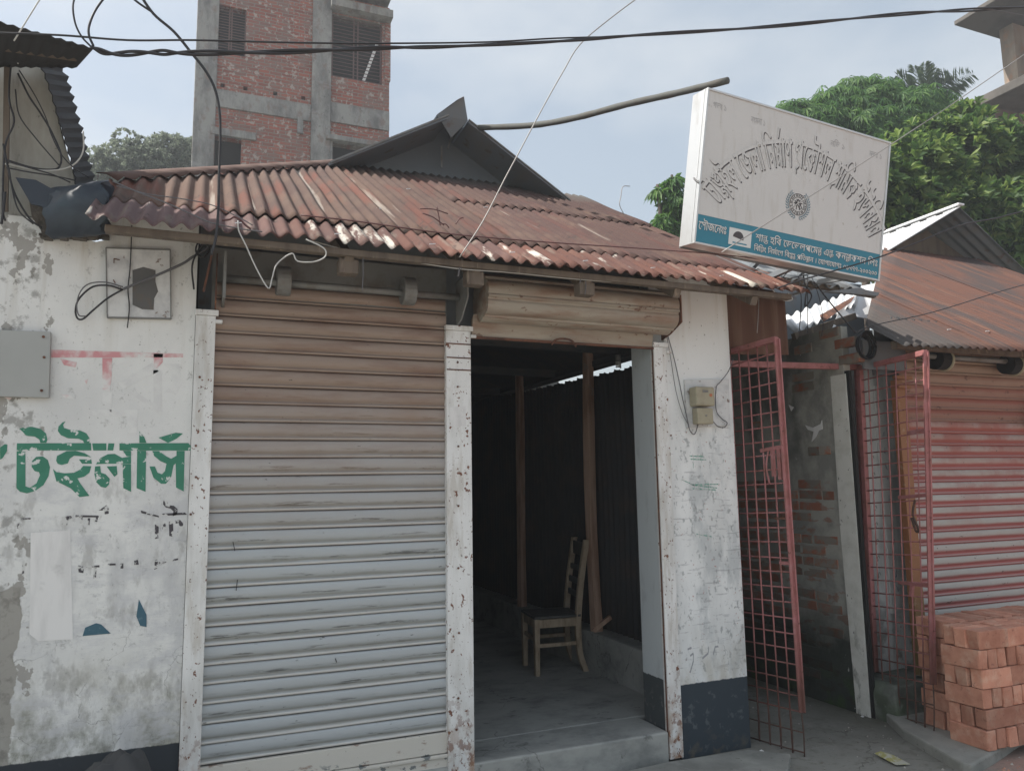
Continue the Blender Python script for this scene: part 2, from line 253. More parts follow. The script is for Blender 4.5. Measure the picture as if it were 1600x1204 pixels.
panel_m = M('peeling_white_panel', (.66, .67, .67), [dict(c=(.35, .36, .38), s=8, lo=.45, hi=.65, f=.7), dict(c=(.16, .09, .06), s=30, lo=.64, hi=.68, f=.8)], rough=.6, rs=0)
scorch_m = M('dark_bare_patch', (.12, .12, .12), [dict(c=(.16, .12, .09), s=14, lo=.5, hi=.7, f=.7)], rough=.8)
meter_m = M('beige_meter_case', (.36, .33, .24), [dict(c=(.25, .22, .16), s=15, lo=.45, hi=.7, f=.6)], rough=.5)
red_slat = M('red_painted_slat', (.42, .41, .385), [
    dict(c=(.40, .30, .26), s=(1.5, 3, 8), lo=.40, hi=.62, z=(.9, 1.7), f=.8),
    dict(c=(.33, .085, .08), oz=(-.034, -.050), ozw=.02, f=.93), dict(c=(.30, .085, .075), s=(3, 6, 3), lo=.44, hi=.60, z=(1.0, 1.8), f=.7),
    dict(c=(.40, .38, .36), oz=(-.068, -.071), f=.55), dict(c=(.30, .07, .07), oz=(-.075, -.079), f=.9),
    dict(c=(.28, .09, .06), z=(1.55, 2.1), zw=.3, f=.75),
    dict(c=(.10, .06, .045), s=(18, 18, 40), lo=.66, hi=.7, f=.8)], rough=.6, rs=0, rnd=.05)
red_slat_top = M('brown_red_slat', (.30, .105, .075), [dict(c=(.27, .20, .16), oz=(-.02, -.04), f=.6), dict(c=(.36, .29, .22), z=(2.15, 2.35), zw=.15, f=.7), dict(c=(.10, .05, .04), s=(12, 12, 30), lo=.62, hi=.68, f=.7)], rough=.65, rs=0, rnd=.08)
brown_frame = M('orange_brown_frame', (.26, .12, .055), [dict(c=(.14, .13, .05), z=(.9, .4), zw=.4, f=.7), dict(c=(.36, .24, .16), s=20, lo=.6, hi=.68, f=.6)], rough=.6, rs=0)
cloth_m = M('grey_cloth', (.06, .062, .065), rough=.9, bump=.3)
dark_trim = M('dark_gap', (.02, .02, .02), rough=.9)

# ------------------------------------------------------------------ mesh helpers
ORG = {}
def P(*a): return np.array(a, float)
class MB:
    def __init__(s): s.V = []; s.F = []; s.UV = None
    def add(s, V, Fc):
        k = len(s.V); s.V += [tuple(map(float, v)) for v in V]; s.F += [tuple(i+k for i in f) for f in Fc]; return s
    def box(s, x0, x1, y0, y1, z0, z1):
        return s.add([(x, y, z) for x in (x0, x1) for y in (y0, y1) for z in (z0, z1)],
                     [(0, 1, 3, 2), (4, 6, 7, 5), (0, 4, 5, 1), (2, 3, 7, 6), (0, 2, 6, 4), (1, 5, 7, 3)])
    def bar(s, p, q, w, h, up=(0, 0, 1), w2=None, h2=None):
        p = np.array(p, float); q = np.array(q, float); d = _n(q-p); up = np.array(up, float)
        if abs(d@up) > .95: up = P(0, 1, 0)
        a = _n(np.cross(d, up)); b = np.cross(a, d); w2 = w2 or w; h2 = h2 or h
        V = [p+a*sx*w/2+b*sy*h/2 for sx, sy in ((-1, -1), (1, -1), (1, 1), (-1, 1))]+[q+a*sx*w2/2+b*sy*h2/2 for sx, sy in ((-1, -1), (1, -1), (1, 1), (-1, 1))]
        return s.add(V, [(0, 1, 2, 3), (7, 6, 5, 4), (0, 4, 5, 1), (1, 5, 6, 2), (2, 6, 7, 3), (3, 7, 4, 0)])
    def tube(s, pts, r, seg=6, smooth=0, closed=False):
        pts = [np.array(p, float) for p in pts]
        if smooth: pts = crom(pts, smooth)
        n = len(pts); V = []; Fc = []; up = P(0.12, .2, 1)
        for i, p in enumerate(pts):
            d = _n(pts[min(i+1, n-1)]-pts[max(i-1, 0)]); a = np.cross(d, up)
            if np.linalg.norm(a) < .15: a = np.cross(d, P(1, 0, 0))
            a = _n(a); b = np.cross(a, d); rr = r(i/(n-1)) if callable(r) else r
            for k in range(seg): t = 2*math.pi*k/seg; V.append(p+a*rr*math.cos(t)+b*rr*math.sin(t))
        for i in range(n-1):
            for k in range(seg): Fc.append((i*seg+k, i*seg+(k+1) % seg, (i+1)*seg+(k+1) % seg, (i+1)*seg+k))
        Fc.append(tuple(range(seg))[::-1]); Fc.append(tuple((n-1)*seg+k for k in range(seg)))
        return s.add(V, Fc)
    def cyl(s, p, q, r, seg=16): return s.tube([p, q], r, seg)
    def prism(s, poly, off):
        """closed outline (3-D points) given thickness by the vector off"""
        n = len(poly); off = np.array(off, float); V = list(poly)+[np.array(p)+off for p in poly]
        return s.add(V, [tuple(range(n)), tuple(range(2*n-1, n-1, -1))]+[(i, (i+1) % n+0, (i+1) % n+n, i+n) for i in range(n)])
def crom(pts, k):
    P_ = [2*pts[0]-pts[1]]+list(pts)+[2*pts[-1]-pts[-2]]; out = []
    for i in range(1, len(P_)-2):
        a, b, c, d = P_[i-1:i+3]
        for j in range(k):
            t = j/k; out.append(.5*((2*b)+(-a+c)*t+(2*a-5*b+4*c-d)*t*t+(-a+3*b-3*c+d)*t**3))
    out.append(P_[-2]); return out
def tag(o, label=None, cat=None, group=None, kind=None):
    if label: o['label'] = label
    if cat: o['category'] = cat
    if group: o['group'] = group
    if kind: o['kind'] = kind
    return o
def root(name, loc, label, cat, group=None):
    o = bpy.data.objects.new(name, None); COL.objects.link(o); o.location = tuple(map(float, loc)); o.empty_display_size = .2
    ORG[o.name] = np.array(loc, float); return tag(o, label, cat, group)
def build(mb, name, mat, parent=None, smooth=False, bevel=0, uv=None, solid=0, label=None, flipfix=True):
    V = np.array(mb.V)
    if parent is None: org = P((V[:, 0].min()+V[:, 0].max())/2, (V[:, 1].min()+V[:, 1].max())/2, V[:, 2].min())
    else: org = ORG[parent.name]
    me = bpy.data.meshes.new(name); me.from_pydata([tuple(v) for v in V-org], [], mb.F); me.materials.append(mat)
    if flipfix:
        bm = bmesh.new(); bm.from_mesh(me); bmesh.ops.recalc_face_normals(bm, faces=bm.faces); bm.to_mesh(me); bm.free()
    if uv is not None:
        l = me.uv_layers.new(name='UVMap'); idx = np.zeros(len(me.loops), int); me.loops.foreach_get('vertex_index', idx)
        l.data.foreach_set('uv', np.array(uv)[idx].ravel())
    if smooth: me.polygons.foreach_set('use_smooth', [True]*len(me.polygons))
    o = bpy.data.objects.new(name, me); COL.objects.link(o)
    if parent is None: o.location = tuple(org)
    else: o.parent = parent
    ORG[o.name] = org
    if solid: s = o.modifiers.new('solid', 'SOLIDIFY'); s.thickness = solid; s.offset = 0
    if bevel:
        b = o.modifiers.new('bevel', 'BEVEL'); b.width = bevel; b.segments = 2; b.limit_method = 'ANGLE'
    if label: o['label'] = label
    return o
def inst(o, name, loc, parent, rot=None):
    """one more piece sharing o's mesh, loc in world coordinates"""
    c = bpy.data.objects.new(name, o.data if hasattr(o, 'data') else o); COL.objects.link(c)
    c.parent = parent; c.location = tuple(np.array(loc, float)-ORG[parent.name])
    if rot is not None: c.rotation_euler = rot
    ORG[c.name] = np.array(loc, float); return c
def newmesh(mb, name, mat, smooth=False):
    me = bpy.data.meshes.new(name); me.from_pydata(mb.V, [], mb.F); me.materials.append(mat)
    bm = bmesh.new(); bm.from_mesh(me); bmesh.ops.recalc_face_normals(bm, faces=bm.faces); bm.to_mesh(me); bm.free()
    if smooth: me.polygons.foreach_set('use_smooth', [True]*len(me.polygons))
    return me
def corr(name, P0, U, V, u0, u1, vf, pitch, amp, mat, parent, off=0., nv=10, wob=.004, seed=0, per=8, thick=.0015, ph=0.):
    P0 = np.array(P0, float); U = _n(U); V = _n(V); N = np.cross(U, V); r = random.Random(seed+int(u0*977)+int(off*1e5))
    nu = max(2, int(abs(u1-u0)/pitch*per)); us = np.linspace(u0, u1, nu+1); Vt = []; uv = []; Fc = []
    f1, f2, p1, p2 = r.uniform(1, 3), r.uniform(1, 3), r.uniform(0, 6), r.uniform(0, 6); lift = r.uniform(-.5, .5)
    for i, u in enumerate(us):
        a, b = vf(u); ragged = r.uniform(-.002, .002)
        for j in range(nv+1):
            v = a+(b-a)*j/nv+(ragged if j == 0 else 0)
            h = amp*math.cos(2*math.pi*(u+ph)/pitch)+off+wob*(math.sin(f1*u*2+p1)*math.cos(f2*v*2+p2)+lift*(u-u0))
            Vt.append(P0+U*u+V*v+N*h); uv.append((u, v))
    for i in range(nu):
        for j in range(nv): k = i*(nv+1)+j; Fc.append((k, k+nv+1, k+nv+2, k+1))
    mb = MB(); mb.add(Vt, Fc)
    return build(mb, name, mat, parent, smooth=True, uv=uv, solid=thick, flipfix=False)
def pxpoly(pts, y): return [ony(a, b, y) for a, b in pts]
def flat(pts, y, name, mat, parent, t=.002, **k):
    """flat print or sheet on a plane parallel to the shop front"""
    return build(MB().prism(pxpoly(pts, y), (0, t, 0)), name, mat, parent, **k)
def cable(name, label, pts, r, mat, cat='cable', group=None, smooth=6, seg=6, yy=None):
    mb = MB().tube([ony(p[0], p[1], p[2] if len(p) > 2 else yy) for p in pts], r, seg, smooth)
    return tag(build(mb, name, mat, smooth=True), label, cat, group)

# ------------------------------------------------------------------ ground
g = MB(); g.add([(-300, -300, 0), (300, -300, 0), (300, 300, 0), (-300, 300, 0)], [(0, 1, 2, 3)])
tag(build(g, 'ground', ground_m), kind='structure')
g = MB()
edge = [onz(*q, .03) for q in [(930, 1215), (1045, 1190), (1168, 1171), (1235, 1178), (1232, 1200), (1200, 1260), (1100, 1330), (900, 1330)]]
tag(build(g.prism([P(e[0], e[1], .035) for e in edge], (0, 0, -.06)), 'apron', concrete, bevel=.008), kind='structure')
g = MB(); pl = [onz(1410, 1137, .06), onz(1450, 1160, .06), onz(1502, 1190, .06), onz(1518, 1194, .06), onz(1556, 1172, .06), P(4.5, 3.2, .06), P(8, 3.2, .06), P(8, 3.9, .06), P(4.2, 3.9, .06)]
tag(build(g.prism([P(p[0], p[1], .06) for p in pl], (0, 0, -.08)), 'slab', concrete, bevel=.012), kind='structure')

# ------------------------------------------------------------------ tailor's wall on the left
tw = root('plastered_shop', (-1, F, 0), 'whitewashed shop wall with green painted lettering left of the grey shutter', 'building')
wl = [P(-2.6, F, -.05), P(-.028, F, -.05), P(-.028, F, 2.88), P(-.40, F, 2.88), ony(165, 375, F)]+[ony(a, b, F) for a, b in [(150, 378), (130, 372), (112, 374), (70, 366), (52, 340)]]+[P(-2.6, F, ony(40, 330, F)[2])]
wall = build(MB().prism(wl, (0, .14, 0)), 'wall', plaster, tw)
up = [ony(50, 338, F+.012)]+pxpoly([(122, 372), (120, 300), (112, 262), (100, 225), (90, 185), (80, 145), (70, 112), (40, 92), (-40, 60)], F+.012)+[P(-2.6, F+.012, ony(-40, 60, F)[2]), P(-2.6, F+.012, 2.6)]
build(MB().prism(up, (0, .1, 0)), 'upper_wall', upperwall, tw)
# concrete pipe stub on the upper wall and roof of the left building
build(MB().bar(ony(12, 60, F-.03), ony(8, 330, F-.03), .022, .02, (0, 1, 0)), 'batten', wood, tw)
rs_ = build(MB().prism([P(-2.6, F+.1, 2.9), P(-.9, F+.1, 2.9), P(-.9, F+.1, 2.88), P(-2.6, F+.1, 2.88)], (0, 3, 0)), 'ceiling_board', dark_sheet, tw)
far_px = [(90, 98), (104, 118), (110, 140), (116, 160), (122, 185), (129, 205), (133, 225), (137, 245), (143, 265), (148, 285), (152, 305), (156, 325)]
near_px = [(58, 96), (68, 112), (76, 135), (84, 160), (91, 185), (97, 205), (103, 225), (110, 248), (115, 268), (119, 290), (121, 310), (122, 330)]
def along(pts, t):
    t *= len(pts)-1; k = min(int(t), len(pts)-2); return np.array(pts[k])*(1-(t-k))+np.array(pts[k+1])*(t-k)
fl__ = []; nl__ = []
for i in range(31):
    a = along(far_px, i/30); b = along(near_px, i/30); fl__.append(ony(a[0]+(3.0 if i % 2 else -3.0), a[1], F+.55)); nl__.append(ony(b[0]+(1.5 if i % 2 else -1.5), b[1], F-.03))
mb = MB(); n_ = 31; mb.add(nl__+fl__, [(i, i+1, i+1+n_, i+n_) for i in range(n_-1)])
build(mb, 'side_roof_sheet', M('shaded_sheet', (.035, .036, .038), rough=.9, bump=.3), tw, solid=.004, flipfix=False)  # underside shade put into the near-black sheet colour
# overhanging canopy sheet at the very top left
c0 = ony(-60, 18, 3.15); c1 = ony(147, 76, 3.35); c2 = ony(120, 106, 3.80); c3 = ony(-60, 104, 3.80)
cv = []; nu, nv = 44, 5
for i in range(nu+1):
    for j in range(nv+1):
        s, t = i/nu, j/nv; p = (c0*(1-s)+c1*s)*(1-t)+(c3*(1-s)+c2*s)*t; cv.append(p+P(0, 0, .0035*math.cos(i*math.pi*.5)))
mb = MB().add(cv, [(i*(nv+1)+j, (i+1)*(nv+1)+j, (i+1)*(nv+1)+j+1, i*(nv+1)+j+1) for i in range(nu) for j in range(nv)])
build(mb, 'canopy_sheet', MATS['shaded_sheet'], tw, solid=.003, smooth=True, flipfix=False)
build(MB().bar(ony(-60, 62, 3.5), ony(120, 88, 3.6), .04, .03), 'canopy_rafter', wood, tw)
# lettering traced stroke by stroke: the word for tailors
def L3(pts): return [(x/4.1515, 620+y/4.1515) for x, y in pts]
green = [
 [(110, 300), (590, 298), (592, 346), (108, 346)], [(598, 300), (690, 300), (690, 346), (605, 346)], [(703, 300), (742, 300), (735, 346), (697, 346)], [(775, 300), (1222, 298), (1246, 330), (1238, 347), (775, 346)],
 [(108, 348), (165, 348), (165, 578), (192, 588), (236, 560), (260, 505), (252, 486), (225, 480), (205, 452), (207, 415), (235, 388), (278, 384), (310, 408), (324, 455), (315, 512), (282, 570), (228, 608), (175, 624), (130, 614), (106, 590)],
 [(125, 205), (150, 198), (205, 192), (262, 206), (298, 235), (308, 275), (300, 297), (262, 297), (255, 275), (225, 256), (170, 252), (150, 228)],
 [(0, 328), (30, 305), (48, 308), (45, 350), (18, 395), (0, 406)],
 [(425, 157), (405, 165), (380, 190), (375, 220), (395, 247), (440, 267), (508, 270), (538, 282), (545, 297), (580, 297), (580, 265), (560, 235), (520, 217), (450, 211), (415, 200), (409, 180)],
 [(364, 412), (370, 382), (430, 351), (490, 348), (550, 364), (592, 390), (540, 384), (480, 380), (452, 400), (440, 430), (400, 440), (374, 432)],
 [(512, 404), (592, 404), (596, 432), (532, 432)],
 [(344, 466), (366, 486), (420, 494), (480, 490), (520, 470), (540, 446), (592, 448), (580, 490), (546, 516), (502, 527), (522, 562), (580, 640), (516, 648), (460, 592), (400, 562), (366, 548)],
 [(622, 435), (650, 396), (700, 370), (745, 368), (792, 394), (850, 384), (850, 432), (700, 432)], [(617, 450), (650, 447), (655, 490), (685, 500), (712, 530), (707, 566), (686, 588), (655, 582), (625, 552), (612, 500)],
 [(692, 450), (757, 447), (762, 500), (742, 517), (715, 482)], [(797, 348), (850, 348), (850, 384), (822, 384)], [(795, 434), (850, 434), (850, 614), (800, 590)],
 [(890, 348), (948, 348), (944, 614), (886, 590)], [(904, 222), (935, 258), (950, 297), (904, 297)],
 [(1028, 263), (1140, 231), (1187, 236), (1145, 270), (1090, 297)],
 [(988, 350), (1030, 350), (1080, 385), (1110, 400), (1145, 380), (1145, 349), (1198, 349), (1192, 612), (1142, 586), (1140, 430), (1126, 442), (1110, 520), (1076, 562), (1045, 562), (995, 522), (970, 450), (1005, 450), (1022, 490), (1050, 500), (1070, 480), (1080, 432), (1040, 415), (1000, 382)]]
mb = MB()
for s in green: mb.prism(pxpoly(L3(s), F-.0015), (0, .001, 0))
build(mb, 'painted_lettering', green_m, wall, flipfix=False)
ink = [[(1060, 668), (1085, 672), (1090, 700), (1130, 705), (1155, 730), (1148, 760), (1120, 772), (1125, 740), (1105, 722), (1075, 715), (1058, 695)], [(1045, 755), (1210, 748), (1212, 762), (1045, 770)],
 [(1005, 825), (1030, 828), (1028, 915), (1005, 920)], [(1045, 815), (1070, 810), (1080, 850), (1055, 860)], [(1095, 800), (1122, 800), (1125, 905), (1098, 900)], [(1135, 800), (1165, 792), (1188, 820), (1185, 860), (1150, 910), (1135, 905), (1165, 850), (1160, 815), (1140, 820)],
 [(400, 775), (460, 770), (470, 785), (440, 800), (435, 830), (400, 825)], [(490, 765), (640, 768), (640, 780), (490, 778)], [(520, 780), (535, 780), (532, 820), (518, 815)], [(570, 785), (585, 785), (580, 830), (565, 825)], [(620, 780), (636, 780), (630, 810), (616, 805)],
 [(135, 785), (200, 783), (200, 792), (135, 794)], [(640, 735), (690, 700), (705, 715), (705, 755), (680, 760), (675, 735)], [(915, 735), (1030, 770), (1030, 780), (910, 750)],
 [(505, 1090), (545, 1100), (540, 1140), (510, 1135)], [(560, 1095), (645, 1090), (645, 1103), (560, 1105)], [(608, 1105), (626, 1105), (622, 1175), (606, 1175)], [(700, 1080), (750, 1078), (750, 1090), (700, 1092)], [(780, 1080), (800, 1075), (800, 1110), (782, 1112)], [(870, 1060), (895, 1055), (900, 1085), (872, 1088)], [(1005, 1050), (1025, 1050), (1020, 1110), (1000, 1120)], [(1030, 1070), (1155, 1045), (1155, 1056), (1030, 1082)], [(115, 820), (130, 825), (128, 860), (112, 850)], [(145, 1060), (158, 1060), (155, 1160), (142, 1160)], [(180, 920), (200, 930), (200, 948), (180, 945)]]
mb = MB()
for s in ink: mb.prism(pxpoly(L3(s), F-.0015), (0, .001, 0))
build(mb, 'faded_lettering', inkblack, wall, flipfix=False)['kind'] = 'stuff'
def L5(pts): return [(x/5, 500+y/5) for x, y in pts]
mb = MB()
for s in [[(400, 230), (1430, 262), (1430, 290), (400, 292)], [(470, 300), (600, 330), (590, 368), (500, 350)], [(800, 295), (876, 295), (872, 440), (858, 560), (800, 540)], [(480, 580), (560, 585), (575, 615), (500, 605)], [(660, 470), (690, 460), (675, 500)], [(1200, 262), (1272, 262), (1270, 330), (1215, 385), (1202, 350)], [(20, 596), (98, 598), (75, 625), (50, 612)]]:
    mb.prism(pxpoly(L5(s), F-.0015), (0, .001, 0))
build(mb, 'red_lettering', redfaint, wall, flipfix=False)
mb = MB()
for s in [[(925, 490), (1190, 330), (1240, 400), (965, 540)], [(1198, 390), (1265, 390), (1262, 745), (1000, 560), (1060, 560), (1200, 650)], [(1275, 340), (1400, 340), (1420, 500), (1380, 575), (1290, 560), (1345, 500), (1340, 400)], [(690, 700), (1075, 700), (1070, 880), (1000, 880), (1000, 750), (700, 745)], [(800, 560), (876, 560), (870, 720), (800, 640)]]:
    mb.prism(pxpoly(L5(s), F-.0012), (0, .0008, 0))
build(mb, 'grey_lettering', greyfaint, wall, flipfix=False)
flat([(48, 832), (110, 828), (114, 998), (60, 1001), (46, 990)], F-.002, 'pasted_paper', whitepaper, wall)
flat([(129, 993), (133, 980), (150, 973), (158, 975), (173, 989)], F-.002, 'poster_scrap', bluepaper, wall)
flat([(217, 936), (229, 960), (229, 979), (219, 977), (213, 962)], F-.002, 'poster_scrap', bluepaper, wall)
# hollow broken out of the wall with a rolled blue tarp in it
build(MB().prism(pxpoly([(40, 282), (60, 300), (140, 290), (170, 350), (166, 372), (130, 376), (70, 368), (50, 340)], F-.006), (0, .01, 0)), 'broken_patch', tornm, tw)
mb = MB()
for i in range(60):
    a = random.uniform(62, 166); b = 366+random.uniform(-5, 6); p = ony(a, b, F-.03); s_ = random.uniform(.006, .018)
    mb.box(p[0]-s_, p[0]+s_, p[1]-s_, p[1]+s_*1.5, p[2]-s_*.6, p[2]+s_*.6)
build(mb, 'rubble_edge', tornm, tw, bevel=.003)
mb = MB(); ring = []; A, B = ony(80, 330, 3.76), ony(167, 320, 3.70); ns = 48; nr = 40
for i in range(ns+1):
    t = i/ns; c = A*(1-t)+B*t; rr = .112+.010*math.sin(t*3)
    for k in range(nr):
        a = 2*math.pi*k/nr; fold = .005*math.sin(a*2+t*4)+.004*abs(math.sin(a*5-t*7))+.0012*math.sin(t*21+a*3); q_ = .9 if math.sin(a) > 0 else 1.1
        ring.append(c+P(.012*math.sin(a*3+t*4)+(.014*math.sin(a*7) if i in (0, ns) else 0), (rr+fold)*.7*math.cos(a), (rr+fold)*q_*math.sin(a)))
mb.add(ring, [(i*nr+k, i*nr+(k+1) % nr, (i+1)*nr+(k+1) % nr, (i+1)*nr+k) for i in range(ns) for k in range(nr)]+[tuple(range(nr))[::-1], tuple(ns*nr+k for k in range(nr))])
tr = root('tarp_bundle', (A+B)/2-P(0, 0, .12), 'dark blue tarp rolled over the broken top of the white wall beside the rusty roof', 'tarp')
build(mb, 'roll', tarp_m, tr, smooth=True)
build(MB().prism(pxpoly([(24, 277), (56, 281), (90, 300), (88, 350), (72, 352), (66, 322), (48, 318)], 3.70), (0, .015, 0)), 'torn_flap', tarp_m, tr)
# loose things on this wall
o = root('metal_plate', ony(30, 615, F), 'grey sheet metal plate screwed to the white wall at the left edge', 'metal plate')
plate = flat([(-90, 512), (79, 518), (76, 621), (-90, 617)], F-.03, 'plate', plate_m, o, t=.028, bevel=.002)
for q in [(68, 526), (69, 558), (65, 610)]:
    c = ony(*q, F-.031); build(MB().cyl(c, c-P(0, .004, 0), .006, 8), 'screw', rusty, o)
o = root('wall_panel', ony(216, 497, F), 'white square metal panel with a dark scorched patch high on the white wall', 'panel')
flat([(166, 388), (266, 391), (267, 498), (168, 496)], F-.022, 'board', panel_m, o, t=.02, bevel=.0015)
flat([(207, 422), (224, 417), (243, 422), (243, 440), (247, 455), (241, 466), (240, 484), (222, 483), (207, 476)], F-.0235, 'bare_patch', scorch_m, o, t=.001)
mb = MB()
for a, b in (((166, 388), (266, 391)), ((266, 391), (267, 498)), ((267, 498), (168, 496)), ((168, 496), (166, 388))): mb.bar(ony(*a, F-.012), ony(*b, F-.012), .005, .026, (0, 1, 0))
build(mb, 'rim', greymetal, o)
for a, b in (((178, 404), (187, 406)), ((178, 404), (178, 411)), ((177, 437), (180, 442))): build(MB().bar(ony(*a, F-.026), ony(*b, F-.026), .003, .004), 'nail', rusty, o)

# ------------------------------------------------------------------ the tin-roofed shop
sh = root('tin_roofed_shop', (1.5, F+2, 0), 'low shop with rusty corrugated roof, grey shutter and dark open doorway', 'building')
FLZ = .17
fl = MB().box(-.02, 2.495, F-.02, F+.3, -.05, FLZ); fl.box(-.02, 3.0, F+.3, 9.0, -.05, FLZ)
build(fl, 'floor', shopfloor, sh, bevel=.01)
# channels either side of the shutters
def strip(x0, x1, ztop, zb=0.):
    mb = MB().box(x0, x1, F-.022, F+.02, zb, ztop); mb.box(x0-.004, x1+.012, F-.03, F+.0, ztop+.001, ztop+.028)
    mb.box(x1-.002, x1+.03, F-.032, F-.006, ztop-.035, ztop-.018)
    return build(mb, 'shutter_channel', strip_m, sh, bevel=.003)
strip(-.026, .062, 2.37); st2 = strip(1.206, 1.344, 2.375); strip(2.500, 2.588, 2.355, .02)
for q in [(715, 566), (715, 604), (716, 697), (716, 790), (716, 887), (717, 988), (716, 1090), (713, 1139), (312, 589), (306, 696), (306, 745), (298, 803), (1048, 680)]:
    c = ony(q[0], q[1], F-.024); build(MB().cyl(c, c-P(0, .005, 0), .0055, 8), 'bolt', rusty, sh)
for zz_ in (2.30, 2.225, 2.16, ):
    build(MB().box(1.208, 1.342, F-.026, F-.022, zz_, zz_+.006), 'weld_seam', rusty, sh)
flat([(703, 636), (728, 634), (728, 665), (704, 666)], F-.024, 'paper_scrap', whitepaper, sh, t=.001)
# pillar, its reveal and rear return
pil = MB().box(2.590, 3.075, F, F+.24, -.05, 2.83)
build(pil, 'pillar', pillar_m, sh, bevel=.006)
build(MB().box(2.503, 2.5895, F+.021, F+.24, -.05, 2.83), 'door_reveal', jamb_m, sh, bevel=.003)
build(MB().bar((2.503, F-.006, .05), (2.503, F-.006, 2.36), .012, .012), 'guide_rail', rusty, sh)
mb = MB()
def stroke(pts, w_):
    for a_, b_ in zip(pts[:-1], pts[1:]): mb.bar(ony(*a_, F-.0008), ony(*b_, F-.0008), w_, .001, (0, 1, 0)) if False else mb.prism([ony(a_[0], a_[1]-w_, F-.0008), ony(b_[0], b_[1]-w_, F-.0008), ony(b_[0]+w_*.7, b_[1]+w_, F-.0008), ony(a_[0]+w_*.7, a_[1]+w_, F-.0008)], (0, .0006, 0))
for st in ([(1074, 1014), (1080, 1011), (1083, 1020), (1083, 1032), (1078, 1050)], [(1074, 1014), (1078, 1024), (1083, 1020)], [(1107, 1010), (1106, 1020), (1097, 1028)], [(1114, 1022), (1117, 1010), (1122, 1009)], [(1131, 1008), (1134, 1022)]): stroke(st, 1.4)
build(mb, 'faint_marks', M('grey_chalk', (.34, .35, .37), rough=.9), sh, flipfix=False)['kind'] = 'stuff'
mb = MB()
for st in ([(1077, 712), (1100, 713)], [(1079, 717), (1103, 718)], [(1082, 709), (1084, 722)], [(1094, 709), (1096, 722)], [(1065, 749), (1085, 758), (1120, 762)], [(1080, 757), (1122, 756)], [(1082, 763), (1118, 765)], [(1090, 752), (1092, 764)], [(1106, 752), (1107, 765)], [(1083, 722), (1083, 731)], [(1088, 834), (1112, 838)], [(1092, 830), (1093, 840)], [(1104, 832), (1105, 842)]): stroke(st, .9)
build(mb, 'green_marks', M('green_faded_mark', (.14, .34, .27), [dict(c=(.5, .52, .52), s=60, lo=.48, hi=.54, f=.9)], rough=.9, rs=0), sh, flipfix=False)['kind'] = 'stuff'
# wall above the openings
build(MB().box(-.02, 2.589, F+.12, F+.16, 2.40, 2.97), 'lintel_board', dark_sheet, sh)
build(MB().box(2.59, 3.075, F+.25, F+.27, 2.3, 2.8), 'board', wood, sh)
# roller shutter, closed
ZB = .335; PITCH = .0852
def slat_profile(w, depth=1.):
    pr_ = [(0, -.001), (-.003, .007), (-.012, .010), (-.034, .0115), (-.050, .008), (-.060, .001), (-.066, -.001), (-.070, .009), (-.075, .0125), (-.080, .011), (-.0835, .003), (-.0852, -.001)]
    V = []; ph0, ph1, dent = random.uniform(0, 6), random.uniform(0, 6), random.uniform(.001, .003)
    for x in np.linspace(0, w, 13):
        for z, y in pr_: V.append((x, -y*depth+random.uniform(-.0006, .0006)+dent*math.sin(x*2.7+ph0)*math.sin(x*5.1+ph1), z+.0012*math.sin(x*4+ph0)))
    n = len(pr_); F_ = [(i*n+j, (i+1)*n+j, (i+1)*n+j+1, i*n+j+1) for i in range(12) for j in range(n-1)]
    return MB().add(V, F_)
shut = build(MB().box(.04, 1.225, F+.03, F+.034, .17, 2.72), 'roller_shutter', greymetal, sh, label='closed grey roller shutter, browned with rust at the top')
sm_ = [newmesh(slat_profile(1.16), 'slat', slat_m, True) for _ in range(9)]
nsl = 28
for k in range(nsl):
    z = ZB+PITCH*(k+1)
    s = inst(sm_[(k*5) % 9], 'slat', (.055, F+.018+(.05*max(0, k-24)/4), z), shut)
for q_ in (((364, 846), (367, 860)), ((371, 905), (369, 922)), ((524, 1028), (526, 1034))): build(MB().bar(ony(*q_[0], F+.002), ony(*q_[1], F+.002), .003, .004, (0, 1, 0)), 'scratch', dark_trim, shut)
build(MB().box(.058, 1.21, F-.004, F+.02, .235, ZB-.003), 'bottom_bar', white_bar_m, shut, bevel=.004)
build(MB().box(.058, 1.21, F-.014, F+.02, .215, .232), 'bar_lip', white_bar_m, shut, bevel=.004)
build(MB().box(.058, 1.21, F-.002, F+.02, .10, .213), 'kick_plate', white_bar_m, shut, bevel=.003)
# shaft, pulleys and brackets over the closed shutter
a, b = ony(372, 415, F-.05), ony(735, 437, F-.05)
zsh = 2.545
build(MB().cyl((.1, F-.07, zsh), (1.30, F-.07, zsh), .018, 14), 'shutter_shaft', greymetal, sh, smooth=True)
for px in (443, 638):
    c = ony(px, 430, F-.07); c[2] = zsh+.01
    build(MB().cyl(c-P(.034, 0, 0), c+P(.034, 0, 0), .072, 24), 'spring_drum', greymetal, sh, bevel=.006)
build(MB().box(.085, .098, F-.20, F+.02, 2.42, 2.64), 'bracket_plate', greymetal, sh, bevel=.002)
mb = MB().prism([P(.055, F-.01, 2.40), P(.055, F-.07, 2.45), P(.055, F-.08, 2.66), P(.055, F-.01, 2.66)], (.006, 0, 0))
build(mb, 'rusty_bracket', rusty, sh)
build(MB().bar(ony(318, 455, F-.05), ony(334, 385, F-.12), .05, .01, (1, 0, 0)), 'rusty_strap', rusty, sh)
mb = MB().prism([P(1.265, F-.008, 2.40), P(1.265, F-.09, 2.42), P(1.265, F-.2, 2.52), P(1.265, F-.2, 2.64), P(1.265, F-.008, 2.64)], (.008, 0, 0))
build(mb, 'bracket_plate', greymetal, sh)
